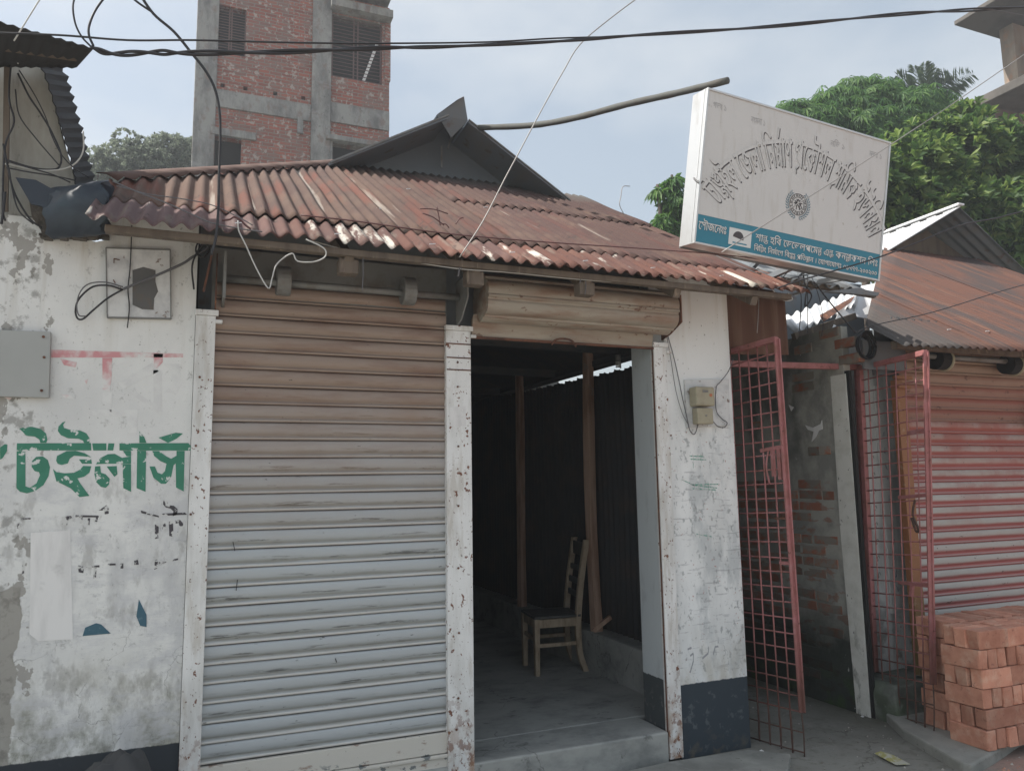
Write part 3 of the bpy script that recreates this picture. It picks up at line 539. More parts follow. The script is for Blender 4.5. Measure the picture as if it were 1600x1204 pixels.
mb = MB().prism([P(2.565, F-.008, 2.40), P(2.565, F-.10, 2.42), P(2.565, F-.22, 2.47), P(2.565, F-.22, 2.63), P(2.565, F-.008, 2.63)], (.008, 0, 0))
build(mb, 'bracket_plate', rusty, sh)
# rolled-up shutter over the open door
rc = P(0, F-.10, 2.545); RR = .120
prof2 = []
for k in range(97):
    a = 2*math.pi*k/96; ph_ = (k % 16)/16; d = (.010*math.sin(math.pi*min(1, ph_/.72)) if ph_ < .72 else (-.006 if ph_ < .82 else .006))
    prof2.append((rc[1]-(RR+d)*math.cos(a), rc[2]+(RR+d)*math.sin(a)))
V = []; xs = np.linspace(1.375, 2.555, 9)
for x in xs:
    for y, z in prof2: V.append((x, y, z))
n = len(prof2); mb = MB().add(V, [(i*n+j, (i+1)*n+j, (i+1)*n+j+1, i*n+j+1) for i in range(8) for j in range(n-1)]+[tuple(range(n))[::-1], tuple(8*n+k for k in range(n))])
rs = build(mb, 'rolled_shutter', roll_m, sh, label='cream shutter rolled up above the open doorway')
build(MB().prism([P(1.352, F-.005, 2.345), P(1.352, F-.005, 2.44), P(1.352, F-.045, 2.47), P(1.352, F-.012, 2.345)], (1.142, 0, 0)), 'end_bar', roll_m, rs, bevel=.003)
build(MB().box(1.35, 2.50, F-.024, F-.006, 2.339, 2.352), 'end_bar_lip', rusty, rs, bevel=.002)
hp = [ony(862, 538, F-.03), ony(868, 531, F-.055), ony(880, 529, F-.06), ony(893, 532, F-.055), ony(900, 541, F-.03)]
build(MB().tube(hp, .006, 8, 4), 'handle', rusty, rs, smooth=True)
# eave timber
build(MB().box(-.38, 3.2, F-.43, F-.385, 2.605, 2.637), 'eave_purlin', wood, sh, bevel=.004)
for x in (.62, 1.24, 1.86, 2.42, 2.95):
    build(MB().bar((x, F-.40, 2.585), (x, F+.9, 3.33), .045, .06), 'rafter', wood, sh, bevel=.004)
for x in (.62, 1.24, 1.86): build(MB().box(x-.045, x+.045, F-.40, F-.33, 2.53, 2.60), 'rafter_block', wood, sh, bevel=.006)
# roof plane
RA = R_(30); RP0 = P(0, F-.45, 2.662); RU = P(1, 0, 0); RV = P(0, math.cos(RA), math.sin(RA))
roof = build(MB().bar(RP0+RU*-.2+RV*.9-P(0, 0, .05), RP0+RU*3.15+RV*.9-P(0, 0, .05), .05, .05), 'roof', wood, sh, label='rusty corrugated iron roof with peeled pale streaks')
def hip(u): return max(.5, min(3.02, .83+(u+.43)*(3.02-.83)/1.48))
lows = [-.445, .28, .98, 1.66, 2.36, 3.24]
for i in range(5):
    corr('roof_sheet', RP0, RU, RV, lows[i]-.0, lows[i+1]+.06, lambda u: (-.03+.012*math.sin(u*3.1), .44), .0715, .0125, roof_low, roof, off=.003*(i % 2), nv=6, seed=i, ph=.02)
ups = [-.445, .22, .90, 1.60, 2.30, 3.20]
for i in range(5):
    def vf(u, i=i): return (.36+.01*(i % 2), hip(u) if i < 3 else 1.75)
    corr('roof_sheet', RP0, RU, RV, ups[i], ups[i+1]+.05, vf, .0715, .0125, roof_up, roof, off=.008+.003*(i % 2), nv=14, seed=10+i, ph=.02)
for i in range(3, 5):
    corr('roof_sheet', RP0, RU, RV, ups[i]-.02, ups[i+1]+(.05 if i == 3 else .0), lambda u: (1.68, 3.02), .0715, .0125, roof_up, roof, off=.016+.003*(i % 2), nv=10, seed=20+i, ph=.02)
# flashing along the left hip and round the gablet foot
def rp(u, v, h=.0): return RP0+RU*u+RV*v+np.cross(RU, RV)*h
mb = MB()
hv = []
for i in range(70):
    t = i/69; c = rp(-.46+1.56*t, .80+2.26*t, 0)
    hv += [c+P(-.05, .03, .055), c+P(.0, 0, .045+.004*math.sin(i)), c+P(.055, -.035, .012+.012*math.cos(2*math.pi*(-.46+1.56*t+.075)/.0715))]
mb.add(hv, [(i*3+j, (i+1)*3+j, (i+1)*3+j+1, i*3+j+1) for i in range(69) for j in range(2)])
build(mb, 'hip_cap', roof_up, roof, solid=.003, smooth=True, flipfix=False)
for u, v in [(.12, .05), (.55, .05), (1.0, .05), (1.42, .06), (1.83, .05), (2.25, .06), (2.7, .05), (1.3, 1.9), (1.75, 1.5), (.9, .9)]:
    c = rp(u, v, .02); build(MB().bar(c, c+P(.03, .004, .006), .004, .004), 'roof_nail', galv, roof)
# gablet with upturned finial
gb = MB().prism([P(.98, 6.05, 4.17), P(1.98, 6.05, 4.74), P(3.02, 6.05, 4.17)], (0, .03, 0))
build(gb, 'gable_board', gable_m, sh)
def slope(name, top, bot, y0, y1, th, mat):
    mb = MB().prism([P(top[0], y0, top[1]), P(bot[0], y0, bot[1]), P(bot[0], y0, bot[1]-th), P(top[0], y0, top[1]-th)], (0, y1-y0, 0)); return build(mb, name, mat, sh)
a, b = ony(701, 181, 5.62), ony(516, 255, 5.62); slope('gablet_roof', (a[0], a[2]), (b[0]-.1, b[2]-.05), 5.62, 8.8, .022, dark_sheet)
c, d = ony(732, 188, 5.62), ony(890, 313, 5.62); slope('gablet_roof', (c[0], c[2]), (d[0]+.1, d[2]-.055), 5.62, 8.8, .022, dark_sheet)
e = ony(715, 156, 5.55); e2 = ony(724, 151, 5.55); f_ = ony(683, 180, 5.62); g_ = ony(730, 189, 5.62); h_ = ony(705, 215, 5.7)
mb = MB().add([e, e2, f_, g_, h_, e2+P(.0, .5, -.05), g_+P(0, .6, 0), f_+P(0, .6, 0)], [(0, 2, 4, 3, 1), (1, 3, 6, 5), (0, 5, 7, 2)])
build(mb, 'ridge_finial', dark_sheet, sh, solid=.012)
for q, q2 in (((690, 228), (690, 262)), ((705, 212), (700, 232)), ((716, 205), (702, 222))):
    build(MB().bar(ony(*q, 5.98), ony(*q2, 5.98), .012, .012), 'gable_tie', greymetal, sh)
# verge flashing of the gablet (thin pale line)
build(MB().bar(P(a[0], 5.615, a[2]+.006), P(b[0], 5.615, b[2]+.006), .014, .014), 'verge_trim', greymetal, sh)
build(MB().bar(P(c[0], 5.615, c[2]+.004), P(d[0], 5.615, d[2]+.004), .012, .01), 'verge_trim', greymetal, sh)
# interior
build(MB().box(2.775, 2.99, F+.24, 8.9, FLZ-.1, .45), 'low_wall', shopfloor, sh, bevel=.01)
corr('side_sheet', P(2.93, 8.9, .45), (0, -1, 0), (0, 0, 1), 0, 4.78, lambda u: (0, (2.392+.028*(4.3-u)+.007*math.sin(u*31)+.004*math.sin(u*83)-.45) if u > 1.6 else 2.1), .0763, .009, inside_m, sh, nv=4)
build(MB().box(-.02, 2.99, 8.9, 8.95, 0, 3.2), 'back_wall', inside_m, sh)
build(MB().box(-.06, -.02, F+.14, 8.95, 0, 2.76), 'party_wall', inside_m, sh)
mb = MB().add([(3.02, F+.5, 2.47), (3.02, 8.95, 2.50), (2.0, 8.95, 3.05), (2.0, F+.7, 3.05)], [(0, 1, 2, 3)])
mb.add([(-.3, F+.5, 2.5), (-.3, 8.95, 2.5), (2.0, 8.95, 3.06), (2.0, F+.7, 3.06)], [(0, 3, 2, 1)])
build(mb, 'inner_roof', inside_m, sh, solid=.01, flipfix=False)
mb = MB().prism([P(-.2, F+.52, 2.49), P(3.0, F+.52, 2.49), P(3.0, F+.52, 3.185), P(-.2, F+.52, 3.185)], (0, .02, 0)); build(mb, 'sun_stop_board', inside_m, sh)  # hidden board, shaped to stop sun leaking in under the roof
def post(px_, ybase, x, ztop, wd, lean):
    p = [P(x+lean*math.sin(t*2.6), ybase+.01*math.sin(t*5), .45+(ztop-.45)*t) for t in np.linspace(0, 1, 7)]
    mb = MB()
    mb.tube(p, lambda t: wd*(.78-.12*t)+.003*math.sin(t*31), 4); build(mb, 'wooden_post', postwood, sh, bevel=.005)
post(0, 5.24, 2.83, 2.66, .065, -.02); post(0, 6.60, 2.80, 2.80, .06, .01)
build(MB().bar((2.80, 5.24, .46), (2.92, 5.18, .56), .06, .03), 'post_wedge', postwood, sh)
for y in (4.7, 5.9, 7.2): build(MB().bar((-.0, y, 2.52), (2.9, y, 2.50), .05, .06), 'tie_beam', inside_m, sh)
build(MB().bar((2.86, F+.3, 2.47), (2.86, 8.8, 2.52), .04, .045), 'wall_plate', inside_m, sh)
# unlit spiral bulb in the doorway
bl = root('light_bulb', ony(966, 580, 4.5), 'unlit spiral bulb hanging inside the doorway near its top right corner', 'bulb')
c = ony(966, 562, 4.5); build(MB().cyl(c+P(0, 0, .035), c+P(0, 0, -.005), .018, 12), 'base', greymetal, bl, smooth=True)
build(MB().tube([c+P(.016*math.cos(t), .016*math.sin(t), -.01-.0018*t) for t in np.linspace(0, 8*math.pi, 60)], .0048, 6), 'spiral', white_cable, bl, smooth=True)
build(MB().tube([c+P(0, 0, .03), c+P(0, 0, .2)], .003), 'flex', black_m, bl)

# ------------------------------------------------------------------ chair
ch = root('wooden_chair', (2.56, 5.42, FLZ), 'old wooden chair with slatted back standing just inside the open doorway', 'chair')
fl_, fr_, bl_, br_ = P(2.35, 5.28, FLZ), P(2.40, 5.62, FLZ), P(2.735, 5.255, FLZ), P(2.80, 5.58, FLZ)
H = .40
def leg(p, nm='leg', h=H, mat=chair_m): return build(MB().bar(p, p+P(0, 0, h), .034, .034, (0, 1, 0), .042, .042), nm, mat, ch, bevel=.003)
leg(fl_); leg(fr_)
for p in (bl_, br_):
    q = [p, p+P(-.045, 0, .13), p+P(-.055, 0, .27), p+P(-.05, 0, .42), p+P(-.02, 0, .66), p+P(.035, 0, .96)]
    mb = MB(); qq = crom(q, 4); V = []
    for i, c in enumerate(qq):
        w_ = .022; V += [c+P(-w_, -.016, 0), c+P(w_, -.016, 0), c+P(w_, .016, 0), c+P(-w_, .016, 0)]
    mb.add(V, [(i*4+k, i*4+(k+1) % 4, i*4+4+(k+1) % 4, i*4+4+k) for i in range(len(qq)-1) for k in range(4)]+[(0, 1, 2, 3), tuple(len(V)-4+k for k in range(4))])
    build(mb, 'back_leg', chair_m, ch, bevel=.003)
B1, B2 = bl_+P(-.052, 0, 0), br_+P(-.052, 0, 0)
zt = H-.03
for p, q in ((fl_, B1), (fr_, B2), (fl_, fr_), (B1, B2)):
    build(MB().bar(p+P(0, 0, zt-.005), q+P(0, 0, zt-.005), .022, .06), 'apron_rail', chair_m, ch, bevel=.002)
for p, q, z in ((fl_, B1, .21), (fr_, B2, .21), (fl_, fr_, .25)):
    build(MB().bar(p+P(0, 0, z), q+P(0, 0, z), .02, .026), 'stretcher', chair_m, ch, bevel=.002)
for k in range(5):
    t0, t1 = k/5+.006, (k+1)/5-.006; o1 = P(-.025, 0, 0); f0 = fl_+P(-.02, -.02, 0); f1 = fr_+P(-.02, .02, 0); g0 = B1+P(.015, -.02, 0); g1 = B2+P(.015, .02, 0)
    c4 = [f0*(1-t0)+f1*t0, f0*(1-t1)+f1*t1, g0*(1-t1)+g1*t1, g0*(1-t0)+g1*t0]
    build(MB().prism([P(c[0], c[1], FLZ+H) for c in c4], (0, 0, .018)), 'seat_slat', chair_dark, ch, bevel=.002)
def backx(z): return np.interp(z, [.42, .66, .96], [-.05, -.02, .035])
for z, hh in ((.885, .10), (.74, .038), (.645, .042), (.55, .042)):
    a_ = bl_+P(backx(z), .01, z); b_ = br_+P(backx(z), -.01, z); build(MB().bar(a_, b_, .018, hh), 'back_slat', chair_dark, ch, bevel=.002)

# ------------------------------------------------------------------ electric meter
em = root('electric_meter', ony(1103, 668, F), 'beige electricity meter on a small white board on the white pillar', 'electric meter')
flat([(1070, 593), (1139, 592), (1141, 664), (1074, 668)], F-.016, 'backboard', panel_m, em, t=.015, bevel=.001)
a, b = ony(1087, 603, F-.09), ony(1118, 634, F-.09)
build(MB().box(a[0], b[0], F-.09, F-.017, b[2], a[2]), 'meter_case', meter_m, em, bevel=.01)
a2, b2 = ony(1090, 636, F-.075), ony(1116, 662, F-.075)
build(MB().box(a2[0], b2[0], F-.072, F-.017, b2[2], a2[2]-.002), 'terminal_cover', meter_m, em, bevel=.006)
m0 = ony(1098, 609, F-.092); build(MB().box(m0[0], m0[0]+.04, F-.0925, F-.088, m0[2]-.014, m0[2]), 'display', greymetal, em)
c = ony(1111, 617, F-.0925); build(MB().cyl(c, c+P(0, .003, 0), .010, 16), 'dial', M('meter_orange', (.45, .16, .08), rough=.5), em)
c = ony(1104, 649, F-.0745); build(MB().cyl(c, c+P(0, .004, 0), .006, 10), 'seal_screw', greymetal, em)

# ------------------------------------------------------------------ Bengali lettering
GL = {}
def glyph(c):
    if c in GL: return GL[c]
    cu = bpy.data.curves.new('g', 'FONT'); cu.resolution_u = 2; o = bpy.data.objects.new('g', cu); COL.objects.link(o)
    def get(s):
        cu.body = s; bpy.context.view_layer.update(); me = o.to_mesh(); V = [(v.co.x, v.co.y) for v in me.vertices]; Fc = [tuple(p.vertices) for p in me.polygons]; o.to_mesh_clear(); return V, Fc
    V, Fc = get(c); V2, _ = get(c+c); adv = (max(v[0] for v in V2)-max(v[0] for v in V)) if V else .28
    bpy.data.objects.remove(o); bpy.data.curves.remove(cu); GL[c] = (V, Fc, adv); return GL[c]
CONS = set(chr(k) for k in range(0x995, 0x9BA))|set('ড়ঢ়য়')|{'\u09dc', '\u09dd', '\u09df'}
def layout(s):
    """visual-order layout of Bengali with stacked conjuncts; returns flat mesh and width"""
    s = s.replace('\u09af\u09bc', '\u09df').replace('\u09a1\u09bc', '\u09dc')
    V = []; Fc = []; x = 0.
    def put(c, sx=1., sy=1., dx=0., dy=0., adv=True):
        nonlocal x, V, Fc
        g, f, a = glyph(c); k = len(V); V += [(x+dx+vx*sx, dy+vy*sy) for vx, vy in g]; Fc += [tuple(i+k for i in t) for t in f]
        if adv: x += a*sx
    i = 0
    while i < len(s):
        c = s[i]
        if c not in CONS:
            if c == ' ': x += .3
            else: put(c)
            i += 1; continue
        cl = [c]; i += 1; reph = False
        while i+1 < len(s) and s[i] == '\u09cd': cl.append(s[i+1]); i += 2
        if len(cl) > 1 and cl[0] == 'র': reph = True; cl = cl[1:]
        mt = ''
        while i < len(s) and s[i] in 'ািীুূৃেৈোৌঁ': mt += s[i]; i += 1
        for m_ in mt:
            if m_ in 'িেৈ': put(m_)
            if m_ in 'োৌ': put('ে')
        ra = False; ya = False
        if len(cl) > 1 and cl[-1] == 'র': ra = True; cl = cl[:-1]
        if len(cl) > 1 and cl[-1] == 'য': ya = True; cl = cl[:-1]
        x0 = x
        if len(cl) == 1: put(cl[0])
        else: put(cl[0], .85, .62, 0, .24, adv=False); put(cl[1], .85, .62, .04, -.16); 
        if ya: put('য', .6, .9)
        if ra: k = len(V); V += [(x0+.05, -.05), (x0+.3, .02), (x0+.32, .07), (x0+.08, .0), (x0+.1, -.12), (x0+.06, -.14)]; Fc += [(k, k+1, k+2, k+3), (k, k+3, k+4, k+5)]
        if reph: k = len(V); V += [(x-.28, .68), (x-.2, .68), (x-.02, .92), (x-.1, .92)]; Fc += [(k, k+1, k+2, k+3)]
        for m_ in mt:
            if m_ in 'াীুূৃঁ': put(m_)
            if m_ == 'ো': put('া')
            if m_ == 'ৌ': put('\u09d7')
    return V, Fc, x
# ------------------------------------------------------------------ sign
SB = P(2.404, 3.25, 2.81); Su = _n((.998, .001, -.069)); Sv = _n(P(.068, -.134, .989)-Su*(P(.068, -.134, .989)@Su)); Sn = np.cross(Su, Sv)  # Sn points at the street or away
if Sn[1] > 0: Sn = -Sn
SW, SH, SD = 1.328, .843, .13
def sp(u, v, h=0.): return SB+Su*u+Sv*v+Sn*h
sg = root('sign_box', sp(SW/2, 0), 'white box sign with arched Bengali lettering and blue strip, propped above the roof corner', 'sign')
def sbox(u0, u1, v0, v1, h0, h1): return MB().prism([sp(u0, v0, h0), sp(u1, v0, h0), sp(u1, v1, h0), sp(u0, v1, h0)], Sn*(h1-h0))
build(sbox(0.008, SW-.008, .008, SH-.008, -SD, -.006), 'cabinet', signframe, sg, bevel=.002)
build(sbox(.012, SW-.012, .1615, SH-.012, -.0055, 0), 'face_panel', signwhite, sg)
strip_o = build(sbox(.012, SW-.012, .012, .1605, -.0055, 0), 'blue_strip', signblue, sg)
for nm, r4 in (('frame', (0, SW, 0, .0115)), ('frame', (0, SW, SH-.0115, SH)), ('frame', (0, .0115, .0117, SH-.0117)), ('frame', (SW-.0115, SW, .0117, SH-.0117))):
    build(sbox(r4[0], r4[1], r4[2], r4[3], -.02, .006), nm, signframe, sg, bevel=.002)
build(sbox(-.0015, .008, .0, SH, -SD, -.022), 'side_plate', signframe, sg, bevel=.002)
def text(s, fn, h, mat, name, parent=sg, eps=.0012):
    V, Fc, wd = layout(s); mb = MB().add([fn(x, y, eps) for x, y in V], Fc); return build(mb, name, mat, parent, flipfix=False)
def line(u0, u1, v0, s, ht, slope_=0.):
    _, _, wd = layout(s); k = (u1-u0)/wd
    return lambda x, y, e, du=0, dv=0: sp(u0+x*k+du, v0+y*ht+dv+slope_*x*k, e)
def both(s, fn, name, dark, pale, d=.005):
    text(s, lambda x, y, e: fn(x, y, .0010, d*.8, -d*.8), 0, dark, name+'_shadow')
    text(s, lambda x, y, e: fn(x, y, .0013, d*1.25, -d*.5), 0, dark, name+'_shadow')
    text(s, lambda x, y, e: fn(x, y, .0020), 0, pale, name)
    text(s, lambda x, y, e: fn(x, y, .0022, d*.35, d*.2), 0, pale, name)
t1 = 'টাঙ্গাইল জেলা নির্মাণ প্রকৌশল শ্রমিক ইউনিয়ন'
_, _, w1 = layout(t1); cu_, cv_, rr_ = .683, -.077, .776-.155
a0, a1 = R_(150), R_(31)
def arc(x, y, e, du=0, dv=0):
    t = a0+(a1-a0)*x/w1; r = rr_+y*.235; return sp(cu_+r*math.cos(t)+du, cv_+r*math.sin(t)+dv, e)
both(t1, arc, 'arched_lettering', signface_shadow, signwhite, .0075)
prW = M('print_white', (.66, .68, .68), rough=.5)
for s, u0, u1, v0, ht in (('সৌজন্যেঃ', .022, .205, .082, .066), ('শান্ত হবি ডেভেলপমেন্ট এন্ড কনস্ট্রাকশন লিঃ', .40, 1.305, .085, .058), ('বিল্ডিং নির্মাণে বিশ্বস্ত প্রতিষ্ঠান । যোগাযোগঃ ০১৭৭৭-২০০২০০', .395, 1.305, .030, .042)):
    both(s, line(u0, u1, v0, s, ht), 'strip_lettering', signface_shadow, prW, .0028)
for s, u0, u1, v0 in (('গভ্য ১', .045, .135, .745), ('নংমনা ১', .30, .40, .725), ('নভি ১', .87, .98, .72), ('নভঃ ১', 1.17, 1.27, .725)):
    text(s, (lambda f: lambda x, y, e: f(x, y, .0012))(line(u0, u1, v0, s, .05)), 0, signfaint, 'small_lettering')
build(sbox(.375, .86, .575, .577, .0008, .001), 'faint_line', signwhite, sg)
# sponsor's mark: pale box with a dark half disc
build(sbox(.223, .373, .036, .128, .0006, .0012), 'mark_panel', prW, sg)
hc = [sp(.285+.036*math.cos(t), .078+.036*math.sin(t), .0016) for t in np.linspace(-.25, math.pi-.1, 20)]
build(MB().prism(hc, Sn*.0004), 'mark_disc', signface_shadow, sg)
build(sbox(.25, .345, .046, .053, .0014, .0017), 'mark_line', signblue, sg)
# emblem: ring, lattice and wreath of leaves
def ringm(mb, r0, r1, n=40, cx=.674, cy=.338, e=.0014):
    V = []
    for k in range(n): t = 2*math.pi*k/n; V += [sp(cx+r0*math.cos(t), cy+r0*math.sin(t), e), sp(cx+r1*math.cos(t), cy+r1*math.sin(t), e)]
    mb.add(V, [(2*k, 2*k+1, (2*k+3) % (2*n), (2*k+2) % (2*n)) for k in range(n)])
mb = MB(); ringm(mb, .058, .062); ringm(mb, .040, .043)
for k in range(26):
    t = 2*math.pi*k/26+random.uniform(-.06, .06); ra_, rb_ = .045, .056
    q = [sp(.674+r*math.cos(t+d), .338+r*math.sin(t+d), .0014) for r, d in ((ra_, -.05), (rb_, -.05), (rb_, .05), (ra_, .05))]; mb.add(q, [(0, 1, 2, 3)])
for (x0, y0, x1, y1) in ((-.03, -.02, .0, .03), (.0, .03, .03, -.02), (-.025, .02, .02, -.025), (-.01, -.03, -.01, .03), (.012, -.03, .012, .028), (-.03, .005, .03, .01)):
    d = _n((x1-x0, y1-y0)); n_ = (-d[1]*.0028, d[0]*.0028); mb.add([sp(.674+x0+n_[0], .338+y0+n_[1], .0014), sp(.674+x1+n_[0], .338+y1+n_[1], .0014), sp(.674+x1-n_[0], .338+y1-n_[1], .0014), sp(.674+x0-n_[0], .338+y0-n_[1], .0014)], [(0, 1, 2, 3)])
build(mb, 'emblem_ring', signface_shadow, sg, flipfix=False)
mb = MB()
for sd in (-1, 1):
    for k in range(13):
        t = -math.pi/2+sd*(.15+k*.185); cx, cy = .674+.077*math.cos(t), .338+.077*math.sin(t)
        for lean in (-.6, .6):
            t2 = t+sd*math.pi/2+lean; dx, dy = math.cos(t2)*.011, math.sin(t2)*.011; nx, ny = -dy*.28, dx*.28
            mb.add([sp(cx, cy, .0014), sp(cx+dx+nx, cy+dy+ny, .0014), sp(cx+2*dx, cy+2*dy, .0014), sp(cx+dx-nx, cy+dy-ny, .0014)], [(0, 1, 2, 3)])
build(mb, 'emblem_wreath', M('sign_wreath_print', (.07, .16, .22), rough=.5), sg, flipfix=False)['kind'] = 'stuff'
# timber props that carry the sign on the roof
o = root('sign_prop', (2.6, 3.6, 2.7), 'wooden props behind the white box sign holding it above the roof corner', 'prop')
for u in (.80, 1.20):
    p = sp(u, .30, -SD-.02); build(MB().bar(p, (p[0]+.03, p[1]+.45, 2.66+.577*(p[1]+.45-3.385)), .03, .03), 'brace', dark_sheet, o)
    p = sp(u, .02, -SD-.02); build(MB().bar(p, (p[0]+.02, p[1]+.22, 2.66+.577*(p[1]+.22-3.385) if u < 1 else 2.8), .03, .03), 'stake', dark_sheet, o)
build(MB().bar(sp(.02, .02, -SD-.016), sp(1.3, .02, -SD-.016), .03, .03), 'ledger', dark_sheet, o)

# pole from the gablet to the sign
q0 = [(738, 200, 5.7), (830, 196, 5.1), (900, 184, 4.6), (980, 163, 4.1), (1060, 145, 3.7), (1137, 126, 3.35)]
mb = MB().tube([ony(*q) for q in q0], lambda t: .024-.003*t+.0012*math.sin(t*60), 10, 5)
tag(build(mb, 'bamboo_pole', bamboo, smooth=True), 'long bent grey pole running from the gable peak to the top of the box sign', 'pole')

# ------------------------------------------------------------------ roof remnants, hanging sheet, passage cover
ps = root('passage_cover', (3.9, 4.4, 2.6), 'jumble of bright and dark corrugated sheets roofing the narrow passage', 'roof')
a = ony(1262, 437, 3.62)
corr('dark_sheet', P(a[0]-.42, 3.62, a[2]-.005), (1, 0, -.04), (0, .87, .5), 0, .93, lambda u: (.0, .80), .11, .017, dark_sheet, ps, nv=4, seed=5, thick=.003)
build(MB().bar(ony(1180, 430, 3.65), ony(1366, 462, 3.65), .03, .03), 'cover_batten', wood, ps)
build(MB().prism([ony(1340, 450, 3.58), ony(1374, 457, 3.58), ony(1372, 462, 3.58), ony(1290, 455, 3.58)], (0, .03, 0)), 'edge_strip', dark_sheet, ps)
def quadsheet(A, B, C_, D, n, amp, name, mat, nvv=4):
    V = []
    N = _n(np.cross(B-A, D-A))
    for i in range(n*6+1):
        s = i/(n*6)
        for j in range(nvv+1):
            t = j/nvv; V.append((A*(1-s)+B*s)*(1-t)+(D*(1-s)+C_*s)*t+N*amp*math.cos(2*math.pi*n*s))
    k = nvv+1; return build(MB().add(V, [(i*k+j, (i+1)*k+j, (i+1)*k+j+1, i*k+j+1) for i in range(n*6) for j in range(nvv)]), name, mat, ps, smooth=True, solid=.003, flipfix=False)
quadsheet(ony(1222, 497, 4.75), ony(1345, 450, 5.1), ony(1338, 476, 4.55), ony(1243, 520, 4.4), 9, .017, 'bright_sheet', galv)
pts_ = [ony(1345, 447, 5.0), ony(1376, 441, 5.0), ony(1366, 499, 4.5), ony(1331, 494, 4.5), ony(1300, 513, 4.35), ony(1311, 485, 4.5), ony(1338, 461, 4.7)]
build(MB().add(pts_, [(0, 1, 2, 3), (0, 3, 6), (3, 4, 5, 6)]), 'bright_flashing', galv, ps, solid=.004)
build(MB().prism([ony(1282, 492, 4.38), ony(1336, 462, 4.6), ony(1330, 472, 4.5), ony(1288, 502, 4.3)], (0, .01, 0)), 'rusty_strip', rusty, ps)
build(MB().prism([P(3.08, 4.02, 2.60), P(4.22, 4.02, 2.96), P(4.22, 4.02, 2.975), P(3.08, 4.02, 2.615)], (0, 5, 0)), 'shade_cover', dark_sheet, ps)  # slanted cover added to keep sun off the passage wall
build(MB().box(3.35, 5.9, 5.35, 5.37, 2.72, 3.42), 'dark_fill_board', dark_sheet, ps)  # board added to stand for the dark under the sheets
build(MB().bar(ony(1240, 526, 4.4), ony(1335, 494, 4.4), .04, .05), 'cover_beam', wood, ps)
corr('rust_sheet', P(3.085, F+.11, 2.36), (1, 0, 0), (0, 0, 1), 0, .56, lambda u: (.0+.045*u, .47-.05*max(0, u-.35)*3), .15, .009, rustsheet, ps, nv=4, seed=3, thick=.003)

# ------------------------------------------------------------------ passage wall
pw = root('passage_wall', (4.2, 6, 0), 'dark old plastered brick wall along the right side of the passage, mossy at its foot', 'wall')
W = build(MB().box(4.15, 4.21, 3.97, 9.0, -.05, 2.62), 'plaster_face', passwall, pw)
build(MB().box(3.2, 4.4, 9.0, 9.1, 0, 3.0), 'end_wall', passwall, pw)
bmv = []
def brickmesh(lx, ly, lz, mat, bev=.006, jit=.0022, nm='brick', chip=0):
    bm = bmesh.new(); bmesh.ops.create_cube(bm, size=1)
    for v in bm.verts: v.co = Vector((v.co.x*lx, v.co.y*ly, v.co.z*lz))
    bmesh.ops.bevel(bm, geom=list(bm.edges), offset=bev, segments=1, affect='EDGES')
    for v in bm.verts: v.co += Vector([random.uniform(-jit, jit) for _ in range(3)])
    if chip:
        for v in random.sample(list(bm.verts), 3): v.co *= 1-random.uniform(.02, .05)
    me = bpy.data.meshes.new(nm); bm.to_mesh(me); bm.free(); me.materials.append(mat); return me
wb = [brickmesh(.02, .225, .066, brick_old, .005, .002), brickmesh(.02, .108, .066, brick_old, .005, .002)]
zr = .18; row = 0
while zr < 2.5:
    y = 4.13+(.12 if row % 2 else 0.0)
    while y < 5.9:
        L_ = .235 if (random.random() < .75) else .118
        p_ = .8 if zr < 1.55 and zr > .5 else .45
        if random.random() < p_ and (zr < 1.6 or (zr > 2.2 and y < 4.3) or random.random() < .08):
            inst(wb[0 if L_ > .2 else 1], 'brick', (4.15+random.uniform(.0055, .0085), y+L_/2+random.uniform(-.008, .008), zr+random.uniform(-.003, .003)), W, (random.uniform(-.03, .03), random.uniform(-.02, .02), random.uniform(-.015, .015)))
        y += L_
    zr += .079; row += 1
col_ = [P(4.152, 3.955, -.05), P(4.152, 4.07, -.05), P(4.152, 4.10, 1.2), P(4.152, 4.09, 2.28), P(4.152, 3.955, 2.28)]
build(MB().prism(col_, (-.006, 0, 0)), 'white_edge', white_edge, pw)
build(MB().box(4.152, 4.178, 3.93, 3.968, -.05, 2.3), 'gap_shade_strip', dark_trim, pw)  # near-black strip painting the shade of the gap beside the wall
c = ony(1275, 668, 4.2)
for q in [[(1258, 664), (1270, 668), (1282, 662), (1284, 656), (1285, 670), (1279, 673), (1275, 682), (1268, 690), (1271, 674), (1262, 671)], [(1232, 632), (1240, 636), (1236, 642)]]:
    build(MB().prism([onx(a, b, 4.143) for a, b in q], (.004, 0, 0)), 'paper_scrap', whitepaper, W)
# rubble bricks and brackets high on the wall
for q in [(1290, 520), (1315, 535), (1250, 545), (1322, 560)]:
    c = onx(*q, 4.12); build(MB().box(4.143, 4.2, c[1]-.09, c[1]+.09, c[2]-.033, c[2]+.033), 'loose_brick', brick_old, pw, bevel=.006)

